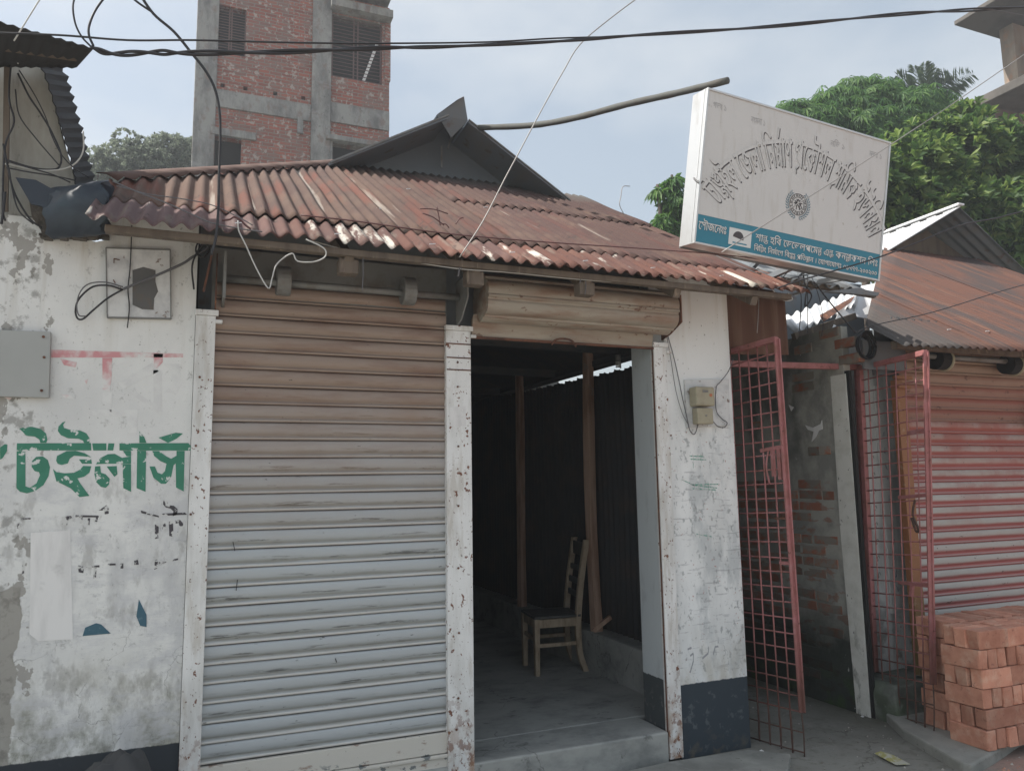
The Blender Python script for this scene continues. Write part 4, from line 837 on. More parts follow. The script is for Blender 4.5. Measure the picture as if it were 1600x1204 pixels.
# ------------------------------------------------------------------ right-hand shop
board_m = M('grey_white_column', (.66, .67, .66), [dict(c=(.32, .33, .33), s=(9, 9, 1.5), lo=.42, hi=.6, f=.8), dict(c=(.2, .21, .19), s=9, lo=.5, hi=.62, z=(1., .4), zw=.4, f=.85), dict(c=(.3, .1, .08), s=(14, 14, 8), lo=.62, hi=.66, z=(.95, .9), f=.7)], rough=.85, bump=.3, rs=0)
rsx = root('red_shutter_shop', (6, F+1, 0), 'small shop with red striped shutter and rusty corrugated roof behind the brick stack', 'building')
build(MB().box(4.37, 4.95, 4.07, 4.25, .2, 2.5), 'front_wall', board_m, rsx)
build(MB().box(4.23, 8, 4.3, 4.36, 0, 2.62), 'body_wall', dark_sheet, rsx)
build(MB().box(4.52, 4.60, 4.05, 4.068, .62, 2.22), 'white_panel', M('white_board', (.6, .61, .6), [dict(c=(.4, .4, .4), s=8, lo=.45, hi=.7, f=.5)], rough=.7, rs=0), rsx)
pl0 = [ony(a, b, 3.74) for a, b in ((1346, 1085), (1368, 1063))]
build(MB().prism([P(4.165, 3.74, -.03), P(4.16, 3.76, .17), P(4.20, 3.77, .235), P(4.62, 3.77, .245), P(4.62, 3.74, -.03)], (0, .45, 0)), 'plinth', mossy, rsx, bevel=.015)
xf = ony(1378, 700, F)[0]; xg = ony(1396, 700, F)[0]
build(MB().box(4.462, 4.552, F-.02, F+.03, .26, 2.23), 'shutter_frame', brown_frame, rsx, bevel=.003)
build(MB().box(4.45, 4.60, F-.04, F+.0, 2.235, 2.26), 'frame_cap', brown_frame, rsx, bevel=.003)
build(MB().box(4.45, 4.57, F-.05, F+.0, 2.17, 2.19), 'frame_cap', brown_frame, rsx, bevel=.003)
sh2 = build(MB().box(4.55, 6.4, F+.06, F+.064, .2, 2.7), 'roller_shutter', greymetal, rsx, label='red painted roller shutter fading to grey at the bottom')
def slat2():
    pr_ = [(0, .001), (-.006, .008), (-.022, .012), (-.042, .012), (-.054, .006), (-.060, .001), (-.066, .001), (-.071, .009), (-.077, .011), (-.083, .008), (-.086, .001)]
    V = []
    for x in np.linspace(0, 1.5, 11):
        for z, y in pr_: V.append((x, -y+random.uniform(-.0008, .0008), z))
    n = len(pr_); return MB().add(V, [(i*n+j, (i+1)*n+j, (i+1)*n+j+1, i*n+j+1) for i in range(10) for j in range(n-1)])
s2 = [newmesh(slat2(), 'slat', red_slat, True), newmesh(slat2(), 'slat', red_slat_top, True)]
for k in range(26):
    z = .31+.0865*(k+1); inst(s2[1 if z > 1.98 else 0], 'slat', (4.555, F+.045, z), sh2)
build(MB().box(6.05, 6.2, F-.02, F+.05, .2, 2.2), 'shutter_frame', brown_frame, rsx)
build(MB().box(6.2, 8, F, F+.2, .1, 2.6), 'front_wall', plaster, rsx)
for px, py in ((1470, 562), (1580, 570)):
    c = ony(px, py, F-.08)
    mb = MB().cyl(c-P(.06, 0, 0), c+P(.03, 0, 0), .072, 24); build(mb, 'spring_drum', dark_trim, rsx)
    mb = MB(); mb.tube([c+P(.035, .072*math.cos(t), .072*math.sin(t)) for t in np.linspace(0, 2*math.pi, 25)], .012, 6); build(mb, 'drum_rim', M('cream_rim', (.36, .33, .24), rough=.6), rsx, smooth=True)
build(MB().cyl((4.55, F-.08, 2.40), (6.2, F-.08, 2.40), .02, 10), 'shutter_shaft', greymetal, rsx, smooth=True)
build(MB().box(4.40, 6.5, F+.08, F+.12, 2.28, 2.60), 'lintel_board', dark_sheet, rsx)
mb = MB()
for i in range(14): mb.box(5.98-.012*i+random.uniform(-.02, .02), 6.06, F-.04, F+.0, 2.18-.02*i, 2.2-.02*i)
build(mb, 'rust_scale', rusty, rsx)
# marks painted down the white panel
mb = MB(); tcol = M('dark_green_marks', (.05, .12, .10), rough=.8)
for k in range(9):
    c = ony(1362+k*1.5, 690+k*26, 4.066); r_ = .018
    pts2 = [c+P(r_*.7*math.cos(t)*(1-.06*t), 0, r_*1.1*math.sin(t*1.3)) for t in np.linspace(0, 4.6, 10)]; mb.tube(pts2, .0016, 4)
build(mb, 'painted_marks', tcol, rsx)
mb = MB(); r_ = random.Random(5)
for k in range(11):
    c = ony(1381+k*2.2, 680+k*24, 4.047); 
    pts2 = [c+P(r_.uniform(-.012, .012), 0, r_.uniform(-.03, .03)) for _ in range(5)]; mb.tube(pts2, .0011, 4, 4)
build(mb, 'ballpoint_marks', M('blue_ink', (.1, .12, .2), rough=.8), rsx)
# roof plane of that shop
A3 = R_(33); Q0 = P(4.12, 3.47, 2.405); QV = P(0, math.cos(A3), math.sin(A3))
roof2 = build(MB().bar((4.2, F-.25, 2.42), (8.5, F-.25, 2.44), .05, .05), 'roof', wood, rsx, label='brown and red corrugated roof darker at its left edge')
def hip2(u): return max(.30, min(3.05, .31+(u-0)*(2.73/2.9)))
e2_ = [.03, .9, 1.75, 2.6, 3.45, 4.4]
for i in range(5):
    corr('roof_sheet', Q0, (1, 0, .015), QV, e2_[i], e2_[i+1]+.04, lambda u: (-.02, hip2(u)), .0763, .010, roof_right, roof2, off=.003*(i % 2), nv=12, seed=40+i)
# dark gable and its two slopes
gy = 6.35
apex = ony(1500, 322, 5.9); lft = ony(1385, 392, 5.9); rgt = ony(1600, 418, 5.9)
build(MB().prism([P(6.6, gy, 3.9), P(apex[0], gy, apex[2]-.15), P(9.6, gy, 3.9)], (0, .04, 0)), 'gable_board', M('brown_gable_sheet', (.12, .105, .085), [dict(c=(.07, .065, .06), s=(9, 9, 1), lo=.45, hi=.65, f=.8)], rough=.85), rsx)
dl = _n(lft-apex); dr = _n(rgt-apex)
build(MB().prism([apex, apex+dl*2.6, apex+dl*2.6+P(0, 3.2, 0), apex+P(0, 3.2, 0)], (0, 0, -.012)), 'bright_slope', galv, rsx)
mb = MB(); 
for k in range(12): 
    p = apex+dl*.11+P(0, .15+.22*k, .006); mb.bar(p, p+P(.0, .09, 0), .03, .006)
build(mb, 'ridge_shadow_gap', dark_trim, rsx)
build(MB().bar(apex+P(0, -.02, .02), apex+P(0, 3.2, .02), .10, .02), 'ridge_cap', galv, rsx)
corr('dark_slope', apex, (0, 1, 0), dr, 0.0, 1.0, lambda u: (0, 3.2), .0763*1.6, .016, dark_sheet, rsx, nv=4, thick=.004)
build(MB().bar(rp(3.2, 0)*0+onpl(1375, 396, Q0, np.cross(P(1, 0, 0), QV))+P(0, 0, .03), onpl(1620, 444, Q0, np.cross(P(1, 0, 0), QV))+P(0, 0, .03), .05, .02), 'ridge_flashing', concrete, rsx)
for k in range(7):
    p = Q0+P(1, 0, .015)*(.75+.42*k)+QV*(.28+.02*(k % 2))+P(0, 0, .02); build(MB().bar(p, p+P(.035, 0, .004), .006, .005), 'roof_nail', galv, roof2)
# dark soffit behind the gate top
build(MB().box(4.2, 4.6, F+.0, F+.02, 2.3, 2.5), 'soffit_board', dark_sheet, rsx)

# ------------------------------------------------------------------ gate
GT = root('passage_gate', (3.75, 4.05, 0), 'pink steel gate with two open mesh leaves across the mouth of the passage', 'gate')
def gateleaf(label, ht, hb, ft, fb, ncell, nrow, extra, top_extra=True):
    """hinge top/bottom, free top/bottom: a welded mesh of round bars in a flat frame"""
    ht, hb, ft, fb = [np.array(x, float) for x in (ht, hb, ft, fb)]
    def bl3(s, t): return (hb*(1-s)+fb*s)*(1-t)+(ht*(1-s)+ft*s)*t
    o = build(MB().bar(fb, ft+P(0, 0, .01), .036, .012, _n(fb-hb)), 'gate_leaf', gate_m, GT, bevel=.002, label=label)
    build(MB().bar(fb+P(.01, 0, 0), ft+P(.01, 0, 0), .010, .034, _n(fb-hb)), 'stile_flange', gate_m, o)
    build(MB().bar(hb, ht, .034, .034), 'hinge_stile', gate_m, o, bevel=.002)
    build(MB().bar(ht, ft, .03, .034), 'top_rail', gate_m, o, bevel=.002)
    for k in range(1, ncell):
        s = k/ncell; j = random.uniform(-.004, .004); build(MB().tube([bl3(s, -extra), bl3(s+j, .5), bl3(s, 1)], .0048, 6, 2), 'bar', gate_m, o, smooth=True)
    for k in range(0, nrow):
        t = k/nrow; build(MB().tube([bl3(0, t)+P(.006, 0, 0), bl3(1, t+random.uniform(-.002, .002))+P(.006, 0, 0)], .0048, 6), 'bar', gate_m, o, smooth=True)
    # bare lower mesh
    for k in range(1, 3):
        t = -extra*k*.46; build(MB().tube([bl3(.0, t), bl3(.5, t-.001), bl3(1.0, t)], .0042, 6), 'bare_bar', bare_m, o, smooth=True)
    for k in range(1, ncell+1):
        s = k/ncell; build(MB().tube([bl3(s, .005), bl3(s+.01, -extra*.5), bl3(s, -extra*1.02)], .0043, 6, 3), 'bare_bar', bare_m, o, smooth=True)
    return o, bl3
g1, b1 = gateleaf('left pink mesh gate leaf standing open beside the white pillar', (3.185, 4.06, 2.385), (3.17, 4.06, .22), (3.215, 3.575, 2.40), (3.24, 3.585, .24), 6, 25, .11)
g2, b2 = gateleaf('right pink mesh gate leaf standing open in front of the red shutter', (4.33, 4.0, 2.33), (4.26, 4.0, .27), (4.215, 3.37, 2.335), (4.12, 3.44, .33), 7, 24, .13)
# lock boxes and bolts
build(MB().bar(b1(.62, .695), b1(1, .70), .012, .022), 'lock_rail', gate_m, g1); build(MB().bar(b1(.82, .62), b1(.82, .70), .01, .03), 'lock_plate', gate_m, g1); build(MB().bar(b1(.92, .61), b1(.92, .70), .01, .03), 'lock_plate', gate_m, g1)
build(MB().tube([b1(.74, .60), b1(.70, .65), b1(.76, .70)], .006, 6, 4), 'shackle', gate_m, g1, smooth=True)
build(MB().bar(b1(.82, .385), b1(1, .385), .012, .02), 'latch', gate_m, g1); build(MB().bar(b1(.80, .505), b1(.98, .505), .012, .012), 'slide_bolt', rusty, g1)
build(MB().bar(b2(.55, .555), b2(1, .558), .012, .022), 'lock_rail', gate_m, g2); build(MB().bar(b2(.5, .29), b2(1, .285), .012, .02), 'lock_rail', gate_m, g2)
build(MB().tube([b2(.80, .545), b2(.76, .50), b2(.84, .455), b2(.80, .45), b2(.74, .49)], .008, 6, 4), 'chain', bare_m, g2, smooth=True)
build(MB().bar(b2(.70, .25), b2(.72, .285), .02, .02), 'hasp', gate_m, g2)
build(MB().bar(b2(.72, .757), b2(1, .76), .012, .018), 'latch', gate_m, g2)
gf = GT
build(MB().bar((3.08, 4.03, 2.315), (4.36, 4.03, 2.345), .04, .04), 'lintel', gate_m, gf, bevel=.002)
build(MB().bar((4.36, 4.035, 2.34), (4.29, 4.035, .26), .045, .045), 'hinge_post', gate_m, gf, bevel=.002)
build(MB().bar((3.12, 4.08, 2.34), (3.11, 4.08, .0), .04, .04), 'hinge_post', gate_m, gf, bevel=.002)

# ------------------------------------------------------------------ stack of bricks
bs_ = root('brick_stack', (4.7, 3.4, .06), 'neat stack of new red bricks in front of the red striped shutter', 'brick stack')
nb = [brickmesh(.238, .073, .105, brick_new, .0045, .0028, chip=1) for _ in range(9)]
cnr = P(4.075, 3.085, .06); cnt = 0
def stackblock(cx, cy, n, odd):
    for lay in range(6):
        z = .06+.053+.1065*lay; jx, jy = random.uniform(-.007, .007), random.uniform(-.007, .007)
        if lay % 2 == odd:       # long sides along y
            for i in range(n*3):
                inst(nb[(i*4+lay*2) % 9], 'brick', (cx+.038+.0785*i+jx+random.uniform(-.004, .004), cy+.122+jy+random.uniform(-.010, .010), z+random.uniform(-.001, .001)), bs_, (random.choice((0, math.pi))+random.uniform(-.02, .02), random.uniform(-.01, .01), math.pi/2+random.uniform(-.04, .04)))
        else:
            for i in range(n):
                for j in range(3):
                    inst(nb[(i*5+j*2+lay) % 9], 'brick', (cx+.122+.245*i+jx+random.uniform(-.010, .010), cy+.038+.0795*j+jy+random.uniform(-.003, .003), z+random.uniform(-.001, .001)), bs_, (random.choice((0, math.pi))+random.uniform(-.02, .02), random.uniform(-.01, .01), random.uniform(-.04, .04)))
stackblock(4.075, 3.085, 5, 0); stackblock(4.19, 3.345, 4, 1)

# ------------------------------------------------------------------ unfinished brick tower
TY = 17.0
tb = root('brick_tower', (1.9, TY+2, 0), 'unfinished tall brick and concrete building rising behind the rusty roof', 'building')
tbrick = bpy.data.materials.new('tower_brick'); tbrick.use_nodes = True; t = tbrick.node_tree; N = t.nodes; L = t.links; bs = N['Principled BSDF']; bs.inputs['Roughness'].default_value = .9
gg = N.new('ShaderNodeNewGeometry'); sp_ = N.new('ShaderNodeSeparateXYZ'); cb = N.new('ShaderNodeCombineXYZ'); L.new(gg.outputs['Position'], sp_.inputs[0]); L.new(sp_.outputs[0], cb.inputs[0]); L.new(sp_.outputs[2], cb.inputs[1])
ds = N.new('ShaderNodeTexNoise'); ds.inputs['Scale'].default_value = 9; L.new(cb.outputs[0], ds.inputs[0]); dm = N.new('ShaderNodeVectorMath'); dm.operation = 'SCALE'; dm.inputs[3].default_value = .02; L.new(ds.outputs['Color'], dm.inputs[0])
da = N.new('ShaderNodeVectorMath'); L.new(cb.outputs[0], da.inputs[0]); L.new(dm.outputs[0], da.inputs[1])
br = N.new('ShaderNodeTexBrick'); L.new(da.outputs[0], br.inputs[0]); br.inputs['Scale'].default_value = 1; br.inputs['Brick Width'].default_value = .25; br.inputs['Row Height'].default_value = .082; br.inputs['Mortar Size'].default_value = .011; br.inputs['Mortar Smooth'].default_value = .3
br.inputs['Color1'].default_value = (.34, .115, .08, 1); br.inputs['Color2'].default_value = (.22, .085, .065, 1); br.inputs['Mortar'].default_value = (.24, .22, .20, 1)
n1 = N.new('ShaderNodeTexNoise'); n1.inputs['Scale'].default_value = 2.4; n1.inputs['Detail'].default_value = 8; L.new(gg.outputs['Position'], n1.inputs[0]); r1 = N.new('ShaderNodeMapRange'); r1.inputs[1].default_value = .45; r1.inputs[2].default_value = .62; r1.inputs[4].default_value = .55; L.new(n1.outputs[0], r1.inputs[0])
mx = N.new('ShaderNodeMix'); mx.data_type = 'RGBA'; L.new(r1.outputs[0], mx.inputs[0]); L.new(br.outputs[0], mx.inputs[6]); mx.inputs[7].default_value = (.21, .17, .15, 1)
n2 = N.new('ShaderNodeTexNoise'); n2.inputs['Scale'].default_value = 11; n2.inputs['Detail'].default_value = 4; L.new(gg.outputs['Position'], n2.inputs[0]); r2 = N.new('ShaderNodeMapRange'); r2.inputs[1].default_value = .58; r2.inputs[2].default_value = .64; r2.inputs[4].default_value = .75; L.new(n2.outputs[0], r2.inputs[0])
mx2 = N.new('ShaderNodeMix'); mx2.data_type = 'RGBA'; L.new(r2.outputs[0], mx2.inputs[0]); L.new(mx.outputs[2], mx2.inputs[6]); mx2.inputs[7].default_value = (.42, .38, .34, 1)
L.new(mx2.outputs[2], bs.inputs['Base Color']); bpn = N.new('ShaderNodeBump'); bpn.inputs['Distance'].default_value = .02; bpn.inputs['Strength'].default_value = .8; bpn.invert = True; L.new(br.outputs['Fac'], bpn.inputs['Height']); L.new(bpn.outputs[0], bs.inputs['Normal'])
tconc = M('raw_tower_concrete', (.30, .30, .285), [dict(c=(.13, .13, .13), s=(2.6, 2.6, .9), d=8, r=.7, lo=.44, hi=.62, f=.85), dict(c=(.20, .14, .12), s=(5, 5, 3), d=6, lo=.54, hi=.64, f=.6), dict(c=(.34, .34, .34), s=(3, 3, 5), lo=.56, hi=.7, f=.6), dict(c=(.1, .1, .1), s=12, lo=.62, hi=.7, f=.6)], rough=.9, bump=.4, bscale=14, bdist=.02, rs=0)
holes = []
def tx(px, py=150): return ony(px, py, TY)[0]
def tz(px, py): return ony(px, py, TY)[2]
XL0, XL1, XM0, XM1, XR = tx(303), tx(338), tx(487), tx(517), tx(609)
build(MB().box(XL0, XL1, TY, TY+.4, 0, tz(320, -60)), 'corner_column', tconc, tb, bevel=.02)
build(MB().box(XM0, XM1, TY-.03, TY+.4, 0, tz(500, -60)), 'middle_column', tconc, tb, bevel=.02)
zb0, zb1 = tz(400, 175), tz(400, 148)
build(MB().box(XL1+.003, XM0-.003, TY+.02, TY+.35, zb0, zb1), 'floor_beam', tconc, tb, bevel=.01)
build(MB().box(XM1+.003, XR, TY+.02, TY+.35, tz(560, 196), tz(560, 166)), 'floor_beam', tconc, tb, bevel=.01)
def holewall(x0, x1, z0, z1, hs, name):
    """wall with rectangular openings, built as blocks round them"""
    xs = sorted({x0, x1, *[h[0] for h in hs], *[h[1] for h in hs]}); zs = sorted({z0, z1, *[h[2] for h in hs], *[h[3] for h in hs]}); mb = MB()
    for i in range(len(xs)-1):
        for j in range(len(zs)-1):
            cx, cz = (xs[i]+xs[i+1])/2, (zs[j]+zs[j+1])/2
            if not any(h[0] < cx < h[1] and h[2] < cz < h[3] for h in hs): mb.box(xs[i], xs[i+1], TY+.06, TY+.3, zs[j], zs[j+1])
    return build(mb, name, tbrick, tb)
up_w = (tx(338, 40), tx(385, 40), tz(360, 83), tz(360, 8)); lo_w = (XL1+.002, tx(377, 240), tz(350, 262)-.1, tz(350, 212))
ztop = tz(400, -60)
put_h = [(tx(a)-.04, tx(a)+.05, tz(a, b)-.05, tz(a, b)+.04) for a, b in ((347, 131), (383, 136), (430, 144), (474, 151))]
holewall(XL1, XM0, zb1, ztop, [up_w]+[(h[0], h[1], max(h[2], zb1+.01), h[3]) for h in put_h], 'brick_panel')
holewall(XL1, XM0, 0, zb0, [lo_w], 'brick_panel')
up_r = (tx(519, 70), tx(598, 70), tz(560, 124), tz(560, 28)); lo_r = (tx(516, 240), tx(580, 240), tz(540, 262)-.3, tz(540, 224))
holewall(XM1, XR, tz(560, 166), tz(560, 0)-.0, [up_r], 'brick_panel')
holewall(XM1, XR, 0, tz(560, 196), [lo_r], 'brick_panel')
for h, nm in ((up_w, 'window'), (up_r, 'window'), (lo_w, 'opening_shade'), (lo_r, 'opening_shade')):
    wf = build(MB().box(h[0]-.02, h[1]+.02, TY+.32, TY+.33, h[2]-.02, h[3]+.02), nm, dark_trim, tb)  # near-black sheet paints the darkness of the room behind
    if nm == 'window':
        mb = MB(); nn_ = 17
        for k in range(nn_): z = h[2]+(h[3]-h[2])*(k+.5)/nn_; mb.bar((h[0], TY+.12, z), (h[1], TY+.12, z), .014, .014)
        for fx in (0.02, .44, .52, .98): x = h[0]+(h[1]-h[0])*fx; mb.bar((x, TY+.13, h[2]), (x, TY+.13, h[3]), .03, .03)
        build(mb, 'grille', M('window_grille_paint', (.12, .075, .07), rough=.7), wf)
build(MB().box(tx(508, 240), tx(600, 240), TY-.12, TY+.1, lo_r[3], lo_r[3]+.12), 'lintel', tconc, tb, bevel=.01)
build(MB().box(lo_r[0]-.06, lo_r[0]+.05, TY+.01, TY+.2, lo_r[2], lo_r[3]-.003), 'window_jamb', tconc, tb)
build(MB().box(tx(327, 205)+.02, tx(400, 205), TY-.02, TY+.1, lo_w[3], lo_w[3]+.17), 'lintel', tconc, tb, bevel=.01)
build(MB().bar(P(tx(570, 122), TY+.2, tz(570, 122)), P(tx(592, 62), TY+.2, tz(592, 62)), .07, .03), 'sky_gap_strip', M('sky_gap_white', (.8, .8, .8), rough=.6), tb)  # white strip added for bright sky showing through the window
build(MB().box(XM1-.05, XR+.02, TY-.25, TY+.4, tz(560, 26), tz(560, 14)), 'window_slab', tconc, tb, bevel=.01)
build(MB().box(XM1-.08, XR+.0, TY-.9, TY+.4, tz(560, -8), tz(560, -30)), 'roof_slab', tconc, tb, bevel=.01)
build(MB().box(XR-.12, XR+.02, TY+.02, TY+.3, tz(600, 124), tz(600, 34)), 'brick_pier', tbrick, tb)
build(MB().box(tx(465, 190), tx(474, 190), TY+.0, TY+.1, tz(470, 208), tz(470, 181)), 'cement_patch', tconc, tb)
build(MB().box(XL0, XR, TY+.45, TY+5, 0, tz(500, -60)), 'core', tconc, tb)

# ------------------------------------------------------------------ concrete frame building, upper right
cf = root('concrete_frame_house', (21, 12, 0), 'unfinished concrete frame house with roof slab and column at the top right', 'building')
c0 = ony(1491, 40, 14); c1_ = ony(1502, 160, 14)
tan = M('stained_tan_concrete', (.33, .28, .23), [dict(c=(.2, .16, .13), s=(1.2, 1.2, .5), lo=.45, hi=.62, f=.8), dict(c=(.36, .20, .13), s=3, lo=.55, hi=.65, f=.6)], rough=.9, rs=0)
fconc = M('dark_slab_concrete', (.12, .11, .10), [dict(c=(.07, .065, .06), s=1.5, lo=.45, hi=.65, f=.7)], rough=.9, bump=.3, bscale=10)
build(MB().box(c0[0], c0[0]+7, 9.5, 14, c0[2], c0[2]+.13), 'roof_slab', fconc, cf, bevel=.02)
build(MB().box(c1_[0], c1_[0]+7, 9.5, 14, c1_[2]-.35, c1_[2]-.1), 'floor_slab', fconc, cf, bevel=.02)
pc = ony(1568, 62, 13.6); pc2 = ony(1598, 62, 13.6)
build(MB().box(pc[0], pc2[0]+.15, 13.3, 13.7, c1_[2]-.1, c0[2]), 'column', tan, cf)
build(MB().box(pc[0]+.0, pc2[0]+.15, 13.3, 13.7, 0, c1_[2]-.35), 'column', tan, cf)
build(MB().box(pc2[0]+.15, c0[0]+7, 13.4, 13.6, 0, c1_[2]-.35), 'infill_wall', tan, cf)
build(MB().box(c1_[0]+.5, pc[0], 13.4, 13.6, 0, c1_[2]-.35), 'infill_wall', M('brown_infill', (.14, .11, .10), rough=.9), cf)

# ------------------------------------------------------------------ trees
def leafmat(name, c1, c2, c3):
    m = bpy.data.materials.new(name); m.use_nodes = True; N = m.node_tree.nodes; L = m.node_tree.links; b = N['Principled BSDF']
    g = N.new('ShaderNodeNewGeometry'); r = N.new('ShaderNodeValToRGB'); L.new(g.outputs['Random Per Island'], r.inputs[0])
    r.color_ramp.elements[0].color = (*c1, 1); r.color_ramp.elements[1].color = (*c3, 1); e = r.color_ramp.elements.new(.55); e.color = (*c2, 1)
    L.new(r.outputs[0], b.inputs['Base Color']); b.inputs['Roughness'].default_value = .55; b.inputs['Specular IOR Level'].default_value = .35
    tr = N.new('ShaderNodeBsdfTranslucent'); hs = N.new('ShaderNodeHueSaturation'); hs.inputs['Value'].default_value = 1.7; L.new(r.outputs[0], hs.inputs['Color']); L.new(hs.outputs[0], tr.inputs[0])
    mx = N.new('ShaderNodeMixShader'); mx.inputs[0].default_value = .42; L.new(b.outputs[0], mx.inputs[1]); L.new(tr.outputs[0], mx.inputs[2]); L.new(mx.outputs[0], N['Material Output'].inputs[0]); return m
jack = leafmat('broad_leaf_green', (.035, .08, .022), (.075, .14, .033), (.19, .26, .065))
mango = leafmat('narrow_leaf_green', (.035, .09, .028), (.065, .15, .036), (.115, .22, .045))
farleaf = leafmat('hazed_leaf_green', (.10, .12, .095), (.14, .165, .12), (.18, .21, .15))  # distance haze mixed into the pale grey-green leaf colours
palm_m = leafmat('palm_leaf_green', (.03, .05, .03), (.04, .07, .035), (.08, .11, .05))
bark = M('grey_bark', (.10, .08, .065), [dict(c=(.05, .04, .035), s=(8, 8, 2), lo=.4, hi=.7, f=.8)], rough=.9, bump=.6)
def leaves(centers, normals, per, length, width, mode, r):
    """leaf blades: four-corner folded leaves, grouped in sprays"""
    V = []; Fc = []
    for c, n in zip(centers, normals):
        n = _n(n+r.normal(0, .25, 3)); a = _n(np.cross(n, r.normal(0, 1, 3))); b = np.cross(n, a); ph = r.uniform(0, 6.3)
        for k in range(per):
            t = ph+2.4*k; out = a*math.cos(t)+b*math.sin(t)
            if mode == 'rosette': d = _n(out*(.55+.5*r.random())+n*(.75+.3*r.random()))
            else: d = _n(out*(1.0)+n*.25+P(0, 0, -.75-.5*r.random()))
            l = length*r.uniform(.7, 1.15); w_ = width*r.uniform(.8, 1.15); s = np.cross(d, n); ns = np.linalg.norm(s); s = s/ns if ns > .05 else a; f = np.cross(s, d)
            p0 = c+out*.01; p1 = p0+d*l*.55; p2 = p0+d*l+(P(0, 0, -.18*l)); i = len(V)
            V += [p0, p1+s*w_/2+f*w_*.18, p2, p1-s*w_/2+f*w_*.18, p1]; Fc += [(i, i+4, i+1), (i+1, i+4, i+2), (i, i+3, i+4), (i+4, i+3, i+2)]
    return MB().add(V, Fc)
def crown_pts(blobs, n, r, shell=.72):
    C_ = []; Nn = []
    wts = np.array([b[3]*b[4]*b[5] for b in blobs])**(2/3); wts /= wts.sum()
    for b, w_ in zip(blobs, wts):
        for _ in range(int(n*w_)+1):
            d = _n(r.normal(0, 1, 3)); rad = shell+(1-shell)*r.random(); rad *= 1+.10*math.sin(d[0]*7+b[0])*math.cos(d[2]*6+b[2])
            C_.append(P(b[0], b[1], b[2])+d*rad*P(b[3], b[4], b[5])); Nn.append(d+P(0, 0, .35))
    return C_, Nn
def tree(name, label, base, blobs, n, per, ln, wd, mode, mat, seed, group='trees behind the shops', inner=True):
    o = root(name, base, label, 'tree', group); r = np.random.default_rng(seed); base = np.array(base, float)
    top = P(*np.mean([b[:3] for b in blobs], 0)); mb = MB(); mb.tube([base, base*.6+top*.4+P(.15, 0, 0), top], lambda t: .17*(1-.65*t), 8, 4)
    build(mb, 'trunk', bark, o, smooth=True)
    mb = MB()
    for b in blobs: mid = base*.35+top*.65; q = P(*b[:3]); mb.tube([mid, mid*.5+q*.5+P(0, 0, -.2), q, q+P(0, 0, b[5]*.6)], lambda t: .07*(1-.8*t), 6, 3)
    build(mb, 'limb', bark, o, smooth=True)
    C_, Nn = crown_pts(blobs, n, r); c = build(leaves(C_, Nn, per, ln, wd, mode, r), 'crown', mat, o, flipfix=False); c['kind'] = 'stuff'
    if not inner: return o
    C2, N2 = crown_pts([(*b[:3], b[3]*.78, b[4]*.78, b[5]*.78) for b in blobs], int(n*.5), r, .5); c2 = build(leaves(C2, N2, per, ln*1.3, wd*1.5, mode, r), 'inner_crown', mat, o, flipfix=False); c2['kind'] = 'stuff'
    return o
def blobs_at(lst):
    """(px, py, y, radius) -> ellipsoids standing at real places"""
    out = []
    for px, py, y, rad in lst: p = ony(px, py, y); out.append((p[0], p[1], p[2], rad, rad, rad*.85))
    return out
tree('jackfruit_tree', 'broad-leaved bright green tree directly behind the red shutter shop', (12.5, 10.5, 0), blobs_at([(1330, 290, 10, .95), (1420, 285, 10, 1.0), (1500, 250, 10.2, 1.0), (1560, 270, 10, 1.1), (1400, 360, 9.8, 1.0), (1480, 350, 9.8, 1.1), (1560, 380, 9.6, 1.3), (1640, 300, 10, 1.3), (1640, 420, 10, 1.3), (1450, 225, 10.4, .6), (1500, 190, 10.6, .45)]), 4200, 7, .24, .105, 'rosette', jack, 3)
tree('mango_tree', 'rounded darker mango tree just left of the palm, above the white sign', (14, 13.5, 0), blobs_at([(1235, 185, 13.5, .55), (1270, 200, 13.5, .9), (1310, 185, 13.5, .95), (1350, 165, 13.5, .9), (1345, 215, 13.2, 1.1), (1400, 200, 13.2, 1.1), (1440, 180, 13.4, .9), (1380, 160, 14.2, .75), (1460, 230, 13.2, 1.2)]), 4200, 8, .26, .055, 'droop', mango, 4)
tree('mango_tree', 'sprig of mango foliage showing between the rusty roof and the white sign', (8.2, 12.2, 0), blobs_at([(1056, 318, 12, .30), (1038, 346, 12, .24), (1050, 284, 12, .14), (1028, 298, 12, .10), (1095, 330, 12, .6)]), 360, 7, .24, .055, 'droop', mango, 5)
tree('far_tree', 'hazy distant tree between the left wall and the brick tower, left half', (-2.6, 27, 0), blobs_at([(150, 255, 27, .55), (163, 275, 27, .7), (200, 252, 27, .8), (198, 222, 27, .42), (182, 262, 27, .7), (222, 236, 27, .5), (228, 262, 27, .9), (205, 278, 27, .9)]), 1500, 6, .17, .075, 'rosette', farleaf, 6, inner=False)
tree('far_tree', 'hazy distant tree close beside the brick tower, right half', (-.9, 27.5, 0), blobs_at([(252, 232, 27.5, .5), (266, 240, 27.5, .75), (288, 250, 27.5, .85), (258, 265, 27.5, .8), (298, 236, 27.5, .5), (280, 275, 27.5, .8)]), 1250, 6, .17, .075, 'rosette', farleaf, 8, inner=False)
